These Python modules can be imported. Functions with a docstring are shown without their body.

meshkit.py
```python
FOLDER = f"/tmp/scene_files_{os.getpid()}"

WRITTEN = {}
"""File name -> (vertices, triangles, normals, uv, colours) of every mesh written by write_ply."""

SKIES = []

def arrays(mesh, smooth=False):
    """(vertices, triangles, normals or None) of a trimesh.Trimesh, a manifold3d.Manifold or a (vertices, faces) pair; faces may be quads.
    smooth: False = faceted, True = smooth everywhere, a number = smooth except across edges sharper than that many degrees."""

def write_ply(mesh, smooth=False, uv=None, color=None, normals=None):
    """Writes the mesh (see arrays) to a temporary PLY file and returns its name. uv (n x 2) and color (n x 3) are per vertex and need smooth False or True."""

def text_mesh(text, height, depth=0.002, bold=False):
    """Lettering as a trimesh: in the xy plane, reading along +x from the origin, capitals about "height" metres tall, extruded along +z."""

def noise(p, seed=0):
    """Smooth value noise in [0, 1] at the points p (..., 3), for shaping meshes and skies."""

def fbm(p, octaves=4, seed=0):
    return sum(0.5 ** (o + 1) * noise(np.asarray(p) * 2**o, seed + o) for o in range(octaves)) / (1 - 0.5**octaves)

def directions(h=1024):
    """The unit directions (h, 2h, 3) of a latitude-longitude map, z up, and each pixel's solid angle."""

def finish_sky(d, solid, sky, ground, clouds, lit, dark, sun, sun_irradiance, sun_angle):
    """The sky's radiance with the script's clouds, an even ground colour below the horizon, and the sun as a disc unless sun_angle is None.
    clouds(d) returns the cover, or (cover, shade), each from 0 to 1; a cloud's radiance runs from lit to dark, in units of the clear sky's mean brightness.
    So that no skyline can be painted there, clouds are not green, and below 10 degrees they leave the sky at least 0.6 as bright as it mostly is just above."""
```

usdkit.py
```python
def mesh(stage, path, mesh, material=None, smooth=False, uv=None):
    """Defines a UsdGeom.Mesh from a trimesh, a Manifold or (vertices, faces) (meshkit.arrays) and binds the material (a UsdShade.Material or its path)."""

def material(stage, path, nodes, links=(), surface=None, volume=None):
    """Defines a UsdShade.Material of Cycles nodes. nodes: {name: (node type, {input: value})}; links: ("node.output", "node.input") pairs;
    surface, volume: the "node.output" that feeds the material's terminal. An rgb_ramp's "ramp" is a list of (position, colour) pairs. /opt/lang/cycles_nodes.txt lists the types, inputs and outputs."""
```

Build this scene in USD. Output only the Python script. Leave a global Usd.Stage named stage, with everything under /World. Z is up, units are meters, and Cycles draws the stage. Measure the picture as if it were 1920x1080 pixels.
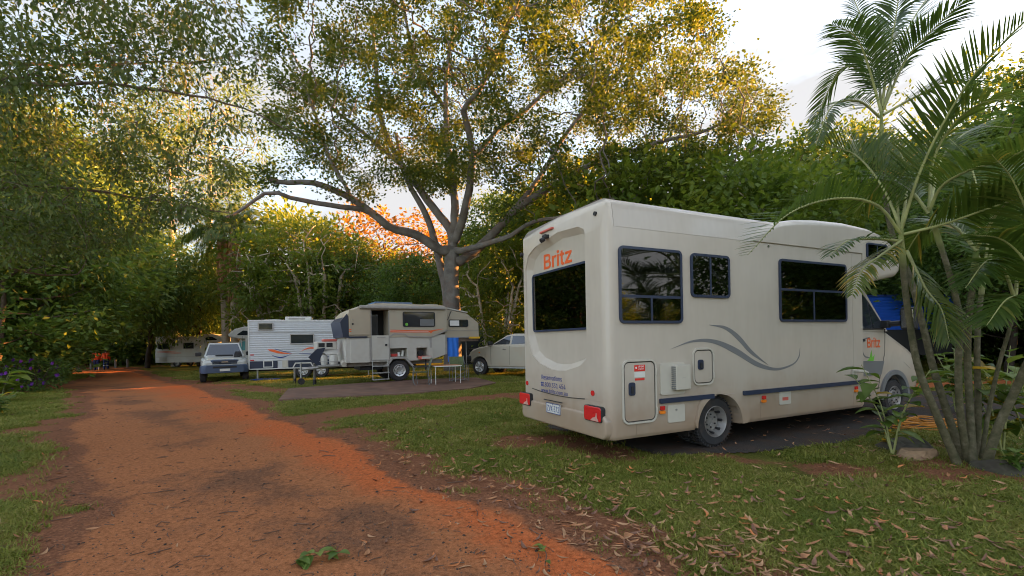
import math, random
import numpy as np, trimesh, manifold3d, shapely
import shapely.geometry as sg
from scipy.spatial import cKDTree
import usdkit, meshkit
from pxr import Usd, UsdGeom, UsdLux, UsdShade, Gf, Sdf, Vt

stage = Usd.Stage.CreateInMemory()
UsdGeom.SetStageUpAxis(stage, 'Z'); UsdGeom.SetStageMetersPerUnit(stage, 1.0)
UsdGeom.Xform.Define(stage, '/World')
T = Sdf.ValueTypeNames

# ------------------------------------------------------------------ camera, sky, sun
EXPOSURE = 3.25
FPX, CX, CY, ROLL, EYE = 884.4, 960.0, 638.5, -0.0182, 1.553
cam = UsdGeom.Camera.Define(stage, '/World/camera')
cam.CreateHorizontalApertureAttr(36.0); cam.CreateVerticalApertureAttr(20.25)
cam.CreateFocalLengthAttr(36.0 * FPX / 1920)
cam.CreateVerticalApertureOffsetAttr((CY - 540.0) / 1920 * 36.0)
cam.CreateClippingRangeAttr(Gf.Vec2f(0.05, 2000)); cam.CreateExposureAttr(EXPOSURE)
_x = UsdGeom.Xformable(cam)
_x.AddTranslateOp().Set(Gf.Vec3d(0, 0, EYE)); _x.AddRotateXOp().Set(90.0); _x.AddRotateZOp().Set(math.degrees(ROLL))
_c, _s = math.cos(ROLL), math.sin(ROLL)
CR, CU, CF = np.array([_c, 0, _s]), np.array([-_s, 0, _c]), np.array([0, 1.0, 0])

SUN_EL, SUN_AZ = math.radians(12.5), math.radians(62.0)     # azimuth from +y towards +x
SUN = np.array([math.cos(SUN_EL) * math.sin(SUN_AZ), math.cos(SUN_EL) * math.cos(SUN_AZ), math.sin(SUN_EL)])
sun = UsdLux.DistantLight.Define(stage, '/World/sun')
sun.CreateIntensityAttr(1.25); sun.CreateAngleAttr(0.53); sun.CreateNormalizeAttr(True)
sun.CreateColorAttr(Gf.Vec3f(1.0, 0.40, 0.09))
_m = Gf.Matrix4d().SetRotate(Gf.Rotation(Gf.Vec3d(0, 0, 1), Gf.Vec3d(*map(float, SUN))))
UsdGeom.Xformable(sun).AddTransformOp().Set(_m)
usdkit.material(stage, '/World/Looks/sky', {
    'sky': ('sky_texture', {'sky_type': 'single_scattering', 'sun_disc': False, 'sun_elevation': SUN_EL, 'sun_rotation': SUN_AZ,
                            'air_density': 1.0, 'aerosol_density': 0.7, 'ozone_density': 1.0}),
    'tc': ('texture_coordinate', {}),
    'map': ('mapping', {'mapping_type': 'point', 'scale': (1.0, 1.0, 2.6)}),
    'n': ('noise_texture', {'scale': 1.7, 'detail': 6.0, 'roughness': 0.55, 'distortion': 0.4}),
    'cr': ('rgb_ramp', {'ramp': [(0.34, (0.38,) * 3), (0.58, (0.98,) * 3)]}),
    'bw': ('rgb_to_bw', {'color': (0, 0, 0)}),
    'hs': ('color', {'value': (0.88, 0.86, 0.86)}),
    'mx': ('mix_color', {'blend_type': 'mix'}),
    'bg': ('background_shader', {'strength': 0.1}),
}, [('tc.generated', 'map.vector'), ('map.vector', 'n.vector'), ('n.fac', 'cr.fac'), ('cr.color', 'bw.color'), ('bw.val', 'mx.fac'),
    ('sky.color', 'mx.a'), ('hs.color', 'mx.b'), ('mx.result', 'bg.color')], surface='bg.background')
dome = UsdLux.DomeLight.Define(stage, '/World/sky')
UsdShade.MaterialBindingAPI.Apply(dome.GetPrim()).Bind(UsdShade.Material.Get(stage, '/World/Looks/sky'))
dome.GetPrim().SetCustomDataByKey('kind', 'structure')

# ------------------------------------------------------------------ helpers
R0 = np.random.default_rng(11)
def pix(px, py, Y):                       # the point at forward distance Y seen at a pixel of the 1920 x 1080 photograph
    return np.array([0, 0, EYE]) + Y * (CF + CR * (px - CX) / FPX + CU * (CY - py) / FPX)
def gpix(px, py, z=0.0):                  # the point of the plane z seen at a pixel
    d = CF + CR * (px - CX) / FPX + CU * (CY - py) / FPX
    return np.array([0, 0, EYE]) + d * ((z - EYE) / d[2])
def gz(x, y):                             # the land: level, then falling gently beyond the caravans
    return -0.4 * np.clip((np.hypot(x, y) - 24) / 26, 0, 1) ** 1.0

used = {}
def path_of(name, parent):
    base = (parent if isinstance(parent, str) else str(parent.GetPath())) + '/' + name
    k = used.get(base, 0); used[base] = k + 1
    return base if k == 0 else base + '_%03d' % k
def look(n):
    return UsdShade.Material.Get(stage, '/World/Looks/' + n)
def obj(name, mesh, mat, parent='/World', smooth=30, pv=None):
    p = path_of(name, parent)
    m = usdkit.mesh(stage, p, mesh, look(mat), smooth=smooth)
    for k, a in (pv or {}).items():
        a = np.asarray(a, np.float32)
        t = T.FloatArray if a.ndim == 1 else T.Float3Array
        UsdGeom.PrimvarsAPI(m).CreatePrimvar(k, t, 'vertex').Set(Vt.FloatArray.FromNumpy(a) if a.ndim == 1 else Vt.Vec3fArray.FromNumpy(a))
    return m.GetPrim()
def tag(o, label=None, cat=None, group=None, kind=None):
    for k, v in (('label', label), ('category', cat), ('group', group), ('kind', kind)):
        if v: o.SetCustomDataByKey(k, v)
    return o
def thing(name, label, cat, loc=(0, 0, 0), rotz=0.0, group=None, scale=None):
    x = UsdGeom.Xform.Define(stage, path_of(name, '/World'))
    x.AddTranslateOp().Set(Gf.Vec3d(*map(float, loc))); x.AddRotateZOp().Set(math.degrees(rotz))
    if scale is not None: x.AddScaleOp().Set(Gf.Vec3f(*map(float, np.broadcast_to(scale, 3))))
    return tag(x.GetPrim(), label, cat, group)
def copy_of(root, loc, rotz, label, cat=None, group=None, scale=None, name=None):
    was = root.GetCustomData()
    r = thing(name or root.GetName().rstrip('0123456789').rstrip('_'), label, cat or was.get('category'), loc, rotz, group or was.get('group'), scale)
    r.GetReferences().AddInternalReference(root.GetPath()); r.SetInstanceable(True)
    return r

class MB:                                 # gathers shapes into one mesh
    def __init__(s): s.p = []
    def add(s, m, at=None, rot=None):
        m = m if isinstance(m, trimesh.Trimesh) else trimesh.Trimesh(*meshkit.arrays(m)[:2], process=False)
        m = m.copy()
        if rot is not None: m.apply_transform(rot)
        if at is not None: m.apply_translation(at)
        s.p.append(m); return s
    def box(s, lo, hi, r=0.0):
        lo, hi = np.minimum(lo, hi), np.maximum(lo, hi)
        if r > 0: return s.add(rbox(hi - lo, r), (lo + hi) / 2)
        return s.add(trimesh.creation.box(hi - lo), (lo + hi) / 2)
    def cyl(s, a, b, r, n=16, r2=None):
        return s.tube([a, b], [r, r if r2 is None else r2], n)
    def tube(s, pts, rad, n=8):
        v, f = tube(pts, rad, n); s.p.append(trimesh.Trimesh(v, f, process=False)); return s
    def mesh(s): return trimesh.util.concatenate(s.p)
def tube(pts, rad, n=8, caps=True):
    p = np.asarray(pts, float); k = len(p); rad = np.broadcast_to(rad, (k,)).astype(float)
    t = np.gradient(p, axis=0); t /= np.linalg.norm(t, axis=1, keepdims=True) + 1e-12
    ref = np.array([0, 0, 1.0]) if abs(t[:, 2]).mean() < .8 else np.array([1.0, 0, 0])
    a = np.cross(t, ref); a /= np.linalg.norm(a, axis=1, keepdims=True) + 1e-12
    b = np.cross(t, a); w = np.arange(n) * 2 * np.pi / n
    v = (p[:, None] + rad[:, None, None] * (np.cos(w)[None, :, None] * a[:, None] + np.sin(w)[None, :, None] * b[:, None])).reshape(-1, 3)
    i, j = np.meshgrid(np.arange(k - 1), np.arange(n), indexing='ij'); j2 = (j + 1) % n
    q = np.stack([i * n + j, i * n + j2, (i + 1) * n + j2, (i + 1) * n + j], -1).reshape(-1, 4)
    f = np.vstack([q[:, [0, 2, 1]], q[:, [0, 3, 2]]])
    if caps:
        v = np.vstack([v, p[:1], p[-1:]]); c0, c1 = k * n, k * n + 1; r = np.arange(n); r2 = (r + 1) % n
        f = np.vstack([f, np.stack([np.full(n, c0), r, r2], 1), np.stack([np.full(n, c1), (k - 1) * n + r2, (k - 1) * n + r], 1)])
    return v, f
def hull(pts):
    return trimesh.Trimesh(*meshkit.arrays(manifold3d.Manifold.hull_points(np.asarray(pts, float)))[:2], process=False)
def rbox(size, r, n=3):
    s = np.asarray(size, float) / 2; r = min(r, s.min() * .98)
    a = np.linspace(0, np.pi / 2, n + 1); pts = []
    for th in a:
        for ph in np.linspace(0, np.pi / 2, n + 1):
            pts.append((math.cos(th) * math.cos(ph), math.cos(th) * math.sin(ph), math.sin(th)))
    pts = np.array(pts) * r + (s - r)
    return hull(np.vstack([pts * np.array(q) for q in np.ndindex(2, 2, 2) for q in [[1 - 2 * k for k in q]]]))
def roundpoly(pts, r, n=4):
    return sg.Polygon(pts).buffer(-r, join_style=1, quad_segs=n).buffer(r, join_style=1, quad_segs=n)
def rrect(x0, y0, x1, y1, r, n=5):
    return roundpoly([(x0, y0), (x1, y0), (x1, y1), (x0, y1)], r, n)
def prism(poly, a, b, axis='y', r=0.0, n=3):
    """A polygon extruded from a to b along an axis. Polygon axes: y -> (x, z); x -> (y, z); z -> (x, y). r rounds its two rims (convex polygons only)."""
    poly = poly if isinstance(poly, (sg.Polygon, sg.MultiPolygon)) else sg.Polygon(poly)
    a, b = min(a, b), max(a, b)
    def lift(q, t):
        q = np.asarray(q, float); t = np.broadcast_to(t, (len(q),))
        return np.stack({'y': (q[:, 0], t, q[:, 1]), 'x': (t, q[:, 0], q[:, 1]), 'z': (q[:, 0], q[:, 1], t)}[axis], 1)
    if r > 0:
        pts = []
        for k in np.linspace(0, np.pi / 2, n + 1):
            q = np.array(poly.buffer(-r * (1 - math.sin(k)), join_style=2).exterior.coords)
            pts += [lift(q, a + r * (1 - math.cos(k))), lift(q, b - r * (1 - math.cos(k)))]
        return hull(np.vstack(pts))
    out = []
    for g in getattr(poly, 'geoms', [poly]):
        m = trimesh.creation.extrude_polygon(g, b - a, engine='earcut'); v = np.array(m.vertices)
        f = np.array(m.faces); v2 = lift(v[:, :2], v[:, 2] + a)
        out.append(trimesh.Trimesh(v2, f[:, ::-1] if axis == 'y' else f, process=False))
    return trimesh.util.concatenate(out)
def frame_prism(poly, width, a, b, axis='y'):
    return prism(poly.difference(poly.buffer(-width)), a, b, axis)
def boolean(a, op, b):
    A, B = [manifold3d.Manifold(manifold3d.Mesh(np.asarray(m.vertices, np.float32), np.asarray(m.faces, np.uint32))) if isinstance(m, trimesh.Trimesh) else m for m in (a, b)]
    return A - B if op == '-' else A + B
def solid(m):
    m = trimesh.Trimesh(m.vertices, m.faces, process=True); m.merge_vertices()
    return manifold3d.Manifold(manifold3d.Mesh(np.asarray(m.vertices, np.float32), np.asarray(m.faces, np.uint32)))
def smooth_line(pts, n=8):                # Catmull-Rom through the points
    p = np.asarray(pts, float); p = np.vstack([2 * p[0] - p[1], p, 2 * p[-1] - p[-2]]); out = []
    for i in range(1, len(p) - 2):
        t = np.linspace(0, 1, n, endpoint=False)[:, None]
        out.append(.5 * (2 * p[i] + (p[i + 1] - p[i - 1]) * t + (2 * p[i - 1] - 5 * p[i] + 4 * p[i + 1] - p[i + 2]) * t**2 + (3 * p[i] - p[i - 1] - 3 * p[i + 1] + p[i + 2]) * t**3))
    return np.vstack(out + [p[-2:-1]])
def ribbon(top, bot):                     # polygon between two polylines
    return sg.Polygon(np.vstack([smooth_line(top), smooth_line(bot)[::-1]])).buffer(0)
def on_side(m, u, z, v, sgn=-1):          # lettering onto the plane y = v, read along +x from outside at -y
    m = m.copy(); q = np.array(m.vertices); m.vertices = np.stack([u + q[:, 0], v + sgn * q[:, 2], z + q[:, 1]], 1); return m
def on_rear(m, v, z, u):                  # lettering onto the plane x = u, read from -x (towards -y)
    m = m.copy(); q = np.array(m.vertices); m.vertices = np.stack([u - q[:, 2], v - q[:, 0], z + q[:, 1]], 1); return m
def fit_text(t, height, width=None, bold=False, depth=.002):
    m = meshkit.text_mesh(t, height, depth, bold)
    if width:
        m.vertices[:, 0] -= m.bounds[0][0]; m.vertices[:, 0] *= width / np.ptp(m.vertices[:, 0])
    return m

def mat(name, color, rough=.5, metallic=0.0, var=.0, scale=6.0, bump=0.0, bscale=40.0, spec=.5, dirt=None, coat=0.0, dscale=2.0, **kw):
    """A principled surface with object-space noise in its tone, bump, and a dirt tint."""
    nodes = {'p': ('principled_bsdf', {'base_color': color, 'roughness': rough, 'metallic': metallic, 'specular_ior_level': spec, 'coat_weight': coat, **kw}),
             'tc': ('texture_coordinate', {})}
    links, last = [], None
    if var or dirt:
        c = np.array(color, float)
        nodes['n'] = ('noise_texture', {'scale': scale, 'detail': 5.0, 'roughness': .6})
        nodes['r'] = ('rgb_ramp', {'ramp': [(.3, tuple(c * (1 - var))), (.7, tuple(np.minimum(c * (1 + var), 1)))]})
        links += [('tc.object', 'n.vector'), ('n.fac', 'r.fac')]; last = 'r.color'
    if dirt:
        nodes['dn'] = ('noise_texture', {'scale': dscale, 'detail': 8.0, 'roughness': .65})
        nodes['dr'] = ('rgb_ramp', {'ramp': [(.48, (0,) * 3), (.75, (.7,) * 3)]}); nodes['db'] = ('rgb_to_bw', {})
        nodes['dm'] = ('mix_color', {'blend_type': 'mix', 'b': dirt})
        links += [('tc.object', 'dn.vector'), ('dn.fac', 'dr.fac'), ('dr.color', 'db.color'), ('db.val', 'dm.fac'), (last, 'dm.a')]; last = 'dm.result'
    if last: links.append((last, 'p.base_color'))
    if bump:
        nodes['bn'] = ('noise_texture', {'scale': bscale, 'detail': 4.0}); nodes['b'] = ('bump', {'strength': bump, 'distance': .01})
        links += [('tc.object', 'bn.vector'), ('bn.fac', 'b.height'), ('b.normal', 'p.normal')]
    return usdkit.material(stage, '/World/Looks/' + name, nodes, links, surface='p.BSDF')
def leaf_mat(name, ramp, trans=.4, rough=.5, tint=1.6):
    """Leaves: tone by the mesh's own random value, light passing through."""
    tr = [(p, tuple(min(1, q * k) for q, k in zip(c, (tint * 1.1, tint, tint * .6)))) for p, c in ramp]
    return usdkit.material(stage, '/World/Looks/' + name, {
        'a': ('attribute', {'attribute': 'rnd'}), 'oi': ('object_info', {}), 'sh': ('math', {'math_type': 'multiply_add', 'value2': .42, 'value3': -.21}), 'sm': ('math', {'math_type': 'add'}), 'r': ('rgb_ramp', {'ramp': ramp}), 'r2': ('rgb_ramp', {'ramp': tr}),
        'p': ('principled_bsdf', {'roughness': rough, 'specular_ior_level': .4}), 't': ('translucent_bsdf', {}), 'm': ('mix_closure', {'fac': trans})},
        [('oi.random', 'sh.value1'), ('a.fac', 'sm.value1'), ('sh.value', 'sm.value2'), ('sm.value', 'r.fac'), ('sm.value', 'r2.fac'), ('r.color', 'p.base_color'), ('r2.color', 't.color'), ('p.BSDF', 'm.closure1'), ('t.BSDF', 'm.closure2')], surface='m.closure')
def pane_mat(name, tint=(.05, .06, .06), rough=.02, body=.85, ior=1.55):
    """A window pane: mostly see-through tinted glass with a mirror layer by view angle."""
    return usdkit.material(stage, '/World/Looks/' + name, {
        'f': ('fresnel', {'IOR': ior}), 't': ('transparent_bsdf', {'color': tuple(body * c for c in tint)}), 'g': ('glossy_bsdf', {'color': (1, 1, 1), 'roughness': rough}), 'm': ('mix_closure', {})},
        [('f.fac', 'm.fac'), ('t.BSDF', 'm.closure1'), ('g.BSDF', 'm.closure2')], surface='m.closure')

# ------------------------------------------------------------------ materials
def grimy(name, c, dust, rough):
    """Painted wall panels: faint vertical run-off streaks, and road dust thickening towards the skirt."""
    usdkit.material(stage, '/World/Looks/' + name, {
        'tc': ('texture_coordinate', {}), 'mp': ('mapping', {'mapping_type': 'point', 'scale': (4.0, 4.0, .7)}), 'n': ('noise_texture', {'scale': 1.6, 'detail': 7.0, 'roughness': .7}), 'n2': ('noise_texture', {'scale': 1.1, 'detail': 7.0, 'roughness': .65}),
        'r': ('rgb_ramp', {'ramp': [(.38, c), (.85, tuple(a * .85 + b * .09 for a, b in zip(c, dust)))]}), 'sp': ('separate_xyz', {}), 'h': ('map_range', {'range_type': 'linear', 'from_min': 1.5, 'from_max': .3, 'to_min': -.30, 'to_max': .55, 'clamp': True}),
        'ad': ('math', {'math_type': 'add'}), 'd': ('map_range', {'range_type': 'smoothstep', 'from_min': .35, 'from_max': 1.15, 'to_min': 0.0, 'to_max': .75, 'clamp': True}), 'm': ('mix_color', {'blend_type': 'mix', 'b': dust}),
        'rr': ('map_range', {'from_min': .3, 'from_max': .8, 'to_min': rough, 'to_max': rough + .22, 'clamp': True}), 'p': ('principled_bsdf', {'coat_weight': .25, 'coat_roughness': .12})},
        [('tc.object', 'mp.vector'), ('mp.vector', 'n.vector'), ('tc.object', 'n2.vector'), ('tc.object', 'sp.vector'), ('n.fac', 'r.fac'), ('sp.z', 'h.value'), ('h.result', 'ad.value1'), ('n2.fac', 'ad.value2'), ('ad.value', 'd.value'), ('d.result', 'm.fac'), ('r.color', 'm.a'), ('m.result', 'p.base_color'), ('n2.fac', 'rr.value'), ('rr.result', 'p.roughness')], surface='p.BSDF')
mat('cream_paint_plain', (.56, .50, .41), .28, var=.03, scale=1.5, dirt=(.42, .35, .265), dscale=1.3, coat=.3)
grimy('cream_paint', (.485, .437, .37), (.26, .165, .095), .26)
mat('cream_rear', (.62, .53, .41), .35, var=.04, scale=1.8, dirt=(.46, .36, .25), dscale=1.5, coat=.2)
mat('white_paint', (.60, .60, .58), .3, var=.03, dirt=(.5, .47, .42), coat=.3)
mat('pale_plastic', (.50, .47, .40), .45, var=.04)
mat('navy_plastic', (.018, .026, .05), .35)
mat('black_plastic', (.015, .015, .017), .5)
mat('dark_gap', (.03, .028, .025), .8)
mat('rubber', (.022, .022, .024), .75, var=.25, dirt=(.09, .06, .045), dscale=4, bump=.3, bscale=60)
mat('steel_grey', (.30, .29, .28), .42, metallic=.6, var=.1, dirt=(.2, .15, .12), dscale=5)
mat('alloy', (.55, .55, .55), .3, metallic=.85, var=.05)
mat('chrome', (.7, .7, .7), .15, metallic=1.0)
mat('decal_grey', (.16, .165, .17), .4)
mat('decal_orange', (.75, .12, .025), .4)
mat('decal_red', (.62, .035, .025), .4)
mat('decal_navy', (.02, .045, .20), .4)
mat('decal_white', (.75, .75, .73), .4)
mat('decal_green', (.15, .45, .05), .4)
mat('faded_red', (.55, .12, .09), .5)
mat('red_lens', (.50, .015, .018), .12, coat=.6)
mat('pink_lens', (.55, .30, .26), .12, coat=.6)
mat('amber_lens', (.75, .20, .02), .15, coat=.5)
mat('clear_lens', (.5, .52, .55), .08, coat=.8)
mat('plate_white', (.62, .62, .58), .4, var=.03)
mat('blind_green', (.030, .050, .036), .8, var=.2, scale=10)
mat('interior_dark', (.012, .013, .013), .8)
pane_mat('pane', (.60, .66, .66))
pane_mat('pane_dark', (.26, .30, .32), ior=1.9)
mat('window_black', (.012, .015, .019), .04, spec=.9, coat=.6)

# ------------------------------------------------------------------ ground
def poly_px(l): return sg.Polygon([gpix(x, y)[:2] if y < 5000 else (x, y - 9000) for x, y in l])
ROAD = sg.Polygon([(-5.2, -14), (-4.6, -4), (-3.4, 2.2)] + [tuple(gpix(x, y)[:2]) for x, y in [(20, 1050), (80, 1000), (125, 960), (138, 900), (118, 840), (104, 806), (146, 775), (152, 745), (140, 728),
    (60, 729), (0, 745), (-40, 742), (0, 733), (110, 716), (165, 702), (182, 691), (60, 690), (40, 686), (178, 681), (245, 680.5), (264, 686), (300, 700), (345, 717), (420, 735), (480, 755), (560, 785), (640, 815), (720, 850),
    (800, 890), (870, 925), (960, 965), (1060, 1000), (1150, 1030), (1260, 1080)]] + [(1.6, 2.2), (3.6, -4), (5, -14)]).buffer(0)
RED = sg.LineString([gpix(x, y)[:2] for x, y in [(255, 683), (330, 712), (400, 742), (470, 775), (560, 815), (660, 860), (760, 905), (880, 960), (990, 1010), (1090, 1060), (1150, 1100)]])
DARK = sg.LineString([gpix(x, y)[:2] for x, y in [(200, 708), (300, 760), (360, 815), (430, 880), (560, 930), (720, 985), (900, 1060), (960, 1100)]])
BARE = [sg.LineString([gpix(x, y)[:2] for x, y in l]) for l in ([(640, 775), (720, 765), (840, 750), (960, 742), (1010, 745)], [(330, 712), (420, 722), (560, 735)], [(640, 850), (700, 835)], [(900, 920), (1000, 940), (1150, 985)], [(990, 830), (1040, 822), (1150, 850)], [(1750, 880), (1830, 875), (1920, 890)])]
OC = np.array([1.1654, 5.7654, 0.0]); TH = math.pi / 2 - 1.1140      # the motorhome's near rear corner and its heading
DU, DV = np.array([math.cos(TH), math.sin(TH), 0]), np.array([-math.sin(TH), math.cos(TH), 0])
def cuv(u, v, z=0): return OC + u * DU + v * DV + np.array([0, 0, z])
DRIVE = sg.Polygon([cuv(u, v)[:2] for u, v in [(1.1, .1), (1.8, -.12), (2.6, -.35), (3.6, -.5), (5, -.5), (7, -.7), (9, -1.4), (12, -1.6), (12, 2.6), (8, 3.2), (5, 3.4), (1.5, 3.2), (.7, 2.6)]]).buffer(.25).buffer(-.1)
LANE = sg.Polygon([(8.5, 12.6), (12, 13.35), (18, 13.9), (30, 15.5), (30, 17.4), (18, 15.4), (12, 14.6), (8.5, 14.3)])
fbm = lambda p, o=4, s=0: meshkit.fbm(np.asarray(p, float), o, s)
def f2(x, y, sc, o=4, s=0): return fbm(np.stack([x * sc, y * sc, np.zeros_like(x) + 3.3], -1), o, s)
def dist(geom, x, y): return shapely.distance(geom, shapely.points(x, y))
def signed(poly, x, y):
    d = dist(poly.exterior, x, y); return np.where(shapely.contains_xy(poly, x, y), d, -d)
ang = np.concatenate([np.linspace(-180, -62, 40)[:-1], np.linspace(-62, 62, 520), np.linspace(62, 180, 40)[1:-1]]) * math.pi / 180
rad = np.concatenate([[0.0, .8, 1.5, 2.0], np.geomspace(2.4, 70, 330), np.geomspace(75, 420, 14)])
nr, na = len(rad), len(ang)
gx = (rad[:, None] * np.sin(ang)[None]).ravel(); gy = (rad[:, None] * np.cos(ang)[None]).ravel()
sd = signed(ROAD, gx, gy) + (f2(gx, gy, .9, 4, 5) - .5) * 1.1 + (f2(gx, gy, 4.0, 3, 9) - .5) * .35
def relief(x, y): return (f2(x, y, .35, 3, 21) - .5) * .07 + (f2(x, y, 2.2, 3, 22) - .5) * .03
gzz = gz(gx, gy) + relief(gx, gy) * np.clip(np.hypot(gx, gy) / 3, 0, 1) - np.where(sd > 0, .035 * np.clip(sd / .6, 0, 1), 0)
bare = np.zeros_like(gx)
for k, b in enumerate(BARE):
    bare = np.maximum(bare, np.clip(1.25 - dist(b, gx, gy) / [1.0, 1.0, .5, .7, .7, .6][k] + (f2(gx, gy, 1.1, 4, 40 + k) - .5) * 2.2, 0, 1))
edge = np.clip(1.0 + sd / np.where(gx + .2 * gy < -2.2, .55, 1.3) + (f2(gx, gy, .8, 4, 31) - .5) * 1.6, 0, 1)
soil = np.clip(np.maximum.reduce([bare, edge, np.clip((f2(gx, gy, .55, 5, 33) - .56) * 7, 0, .9)]), 0, 1)
right = np.clip((gx - .4 * gy + 1) / 3, 0, 1)
def rings(keep=None):
    i, j = np.meshgrid(np.arange(nr - 1), np.arange(na), indexing='ij'); j2 = (j + 1) % na
    q = np.stack([i * na + j, i * na + j2, (i + 1) * na + j2, (i + 1) * na + j], -1).reshape(-1, 4)
    if keep is not None: q = q[keep[q].all(1)]
    f = np.vstack([q[:, [0, 2, 1]], q[:, [0, 3, 2]]])
    return f
def compact(v, f, *arrs):
    u, inv = np.unique(f, return_inverse=True)
    return (v[u], inv.reshape(-1, 3)) + tuple(a[u] for a in arrs)
GV = np.stack([gx, gy, gzz], 1)
usdkit.material(stage, '/World/Looks/lawn', {
    'a': ('attribute', {'attribute': 'soil'}), 'g': ('geometry', {}),
    'n1': ('noise_texture', {'scale': 1.3, 'detail': 6.0, 'roughness': .6}), 'n2': ('noise_texture', {'scale': 38.0, 'detail': 5.0, 'roughness': .7}), 'n3': ('noise_texture', {'scale': 9.0, 'detail': 6.0, 'roughness': .7}),
    'gr': ('rgb_ramp', {'ramp': [(.25, (.09, .105, .018)), (.5, (.16, .17, .032)), (.75, (.26, .23, .06))]}),
    'gr2': ('rgb_ramp', {'ramp': [(.3, (.35, .35, .35)), (.65, (1.0, 1.0, 1.0))]}), 'gm': ('mix_color', {'blend_type': 'multiply', 'fac': 1.0}),
    'sr': ('rgb_ramp', {'ramp': [(.25, (.10, .046, .026)), (.5, (.24, .105, .056)), (.75, (.38, .17, .088))]}),
    'sub': ('math', {'math_type': 'multiply_add', 'value2': .9, 'value3': -.45}), 'ad': ('math', {'math_type': 'add'}), 'mr': ('map_range', {'range_type': 'smoothstep', 'from_min': .35, 'from_max': .72, 'clamp': True}),
    'mx': ('mix_color', {'blend_type': 'mix'}), 'b': ('bump', {'strength': .9, 'distance': .03}), 'p': ('principled_bsdf', {'roughness': .95, 'specular_ior_level': .1})},
    [('g.position', 'n1.vector'), ('g.position', 'n2.vector'), ('g.position', 'n3.vector'), ('n1.fac', 'gr.fac'), ('n2.fac', 'gr2.fac'), ('gr.color', 'gm.a'), ('gr2.color', 'gm.b'), ('n2.fac', 'sr.fac'),
     ('n3.fac', 'sub.value1'), ('sub.value', 'ad.value1'), ('a.fac', 'ad.value2'), ('ad.value', 'mr.value'), ('mr.result', 'mx.fac'), ('gm.result', 'mx.a'), ('sr.color', 'mx.b'), ('mx.result', 'p.base_color'),
     ('n2.fac', 'b.height'), ('b.normal', 'p.normal')], surface='p.BSDF')
tag(obj('ground', (GV, rings()), 'lawn', smooth=True, pv={'soil': soil}), 'wide lawn and bare reddish soil of the caravan park', 'ground', kind='structure')
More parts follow.
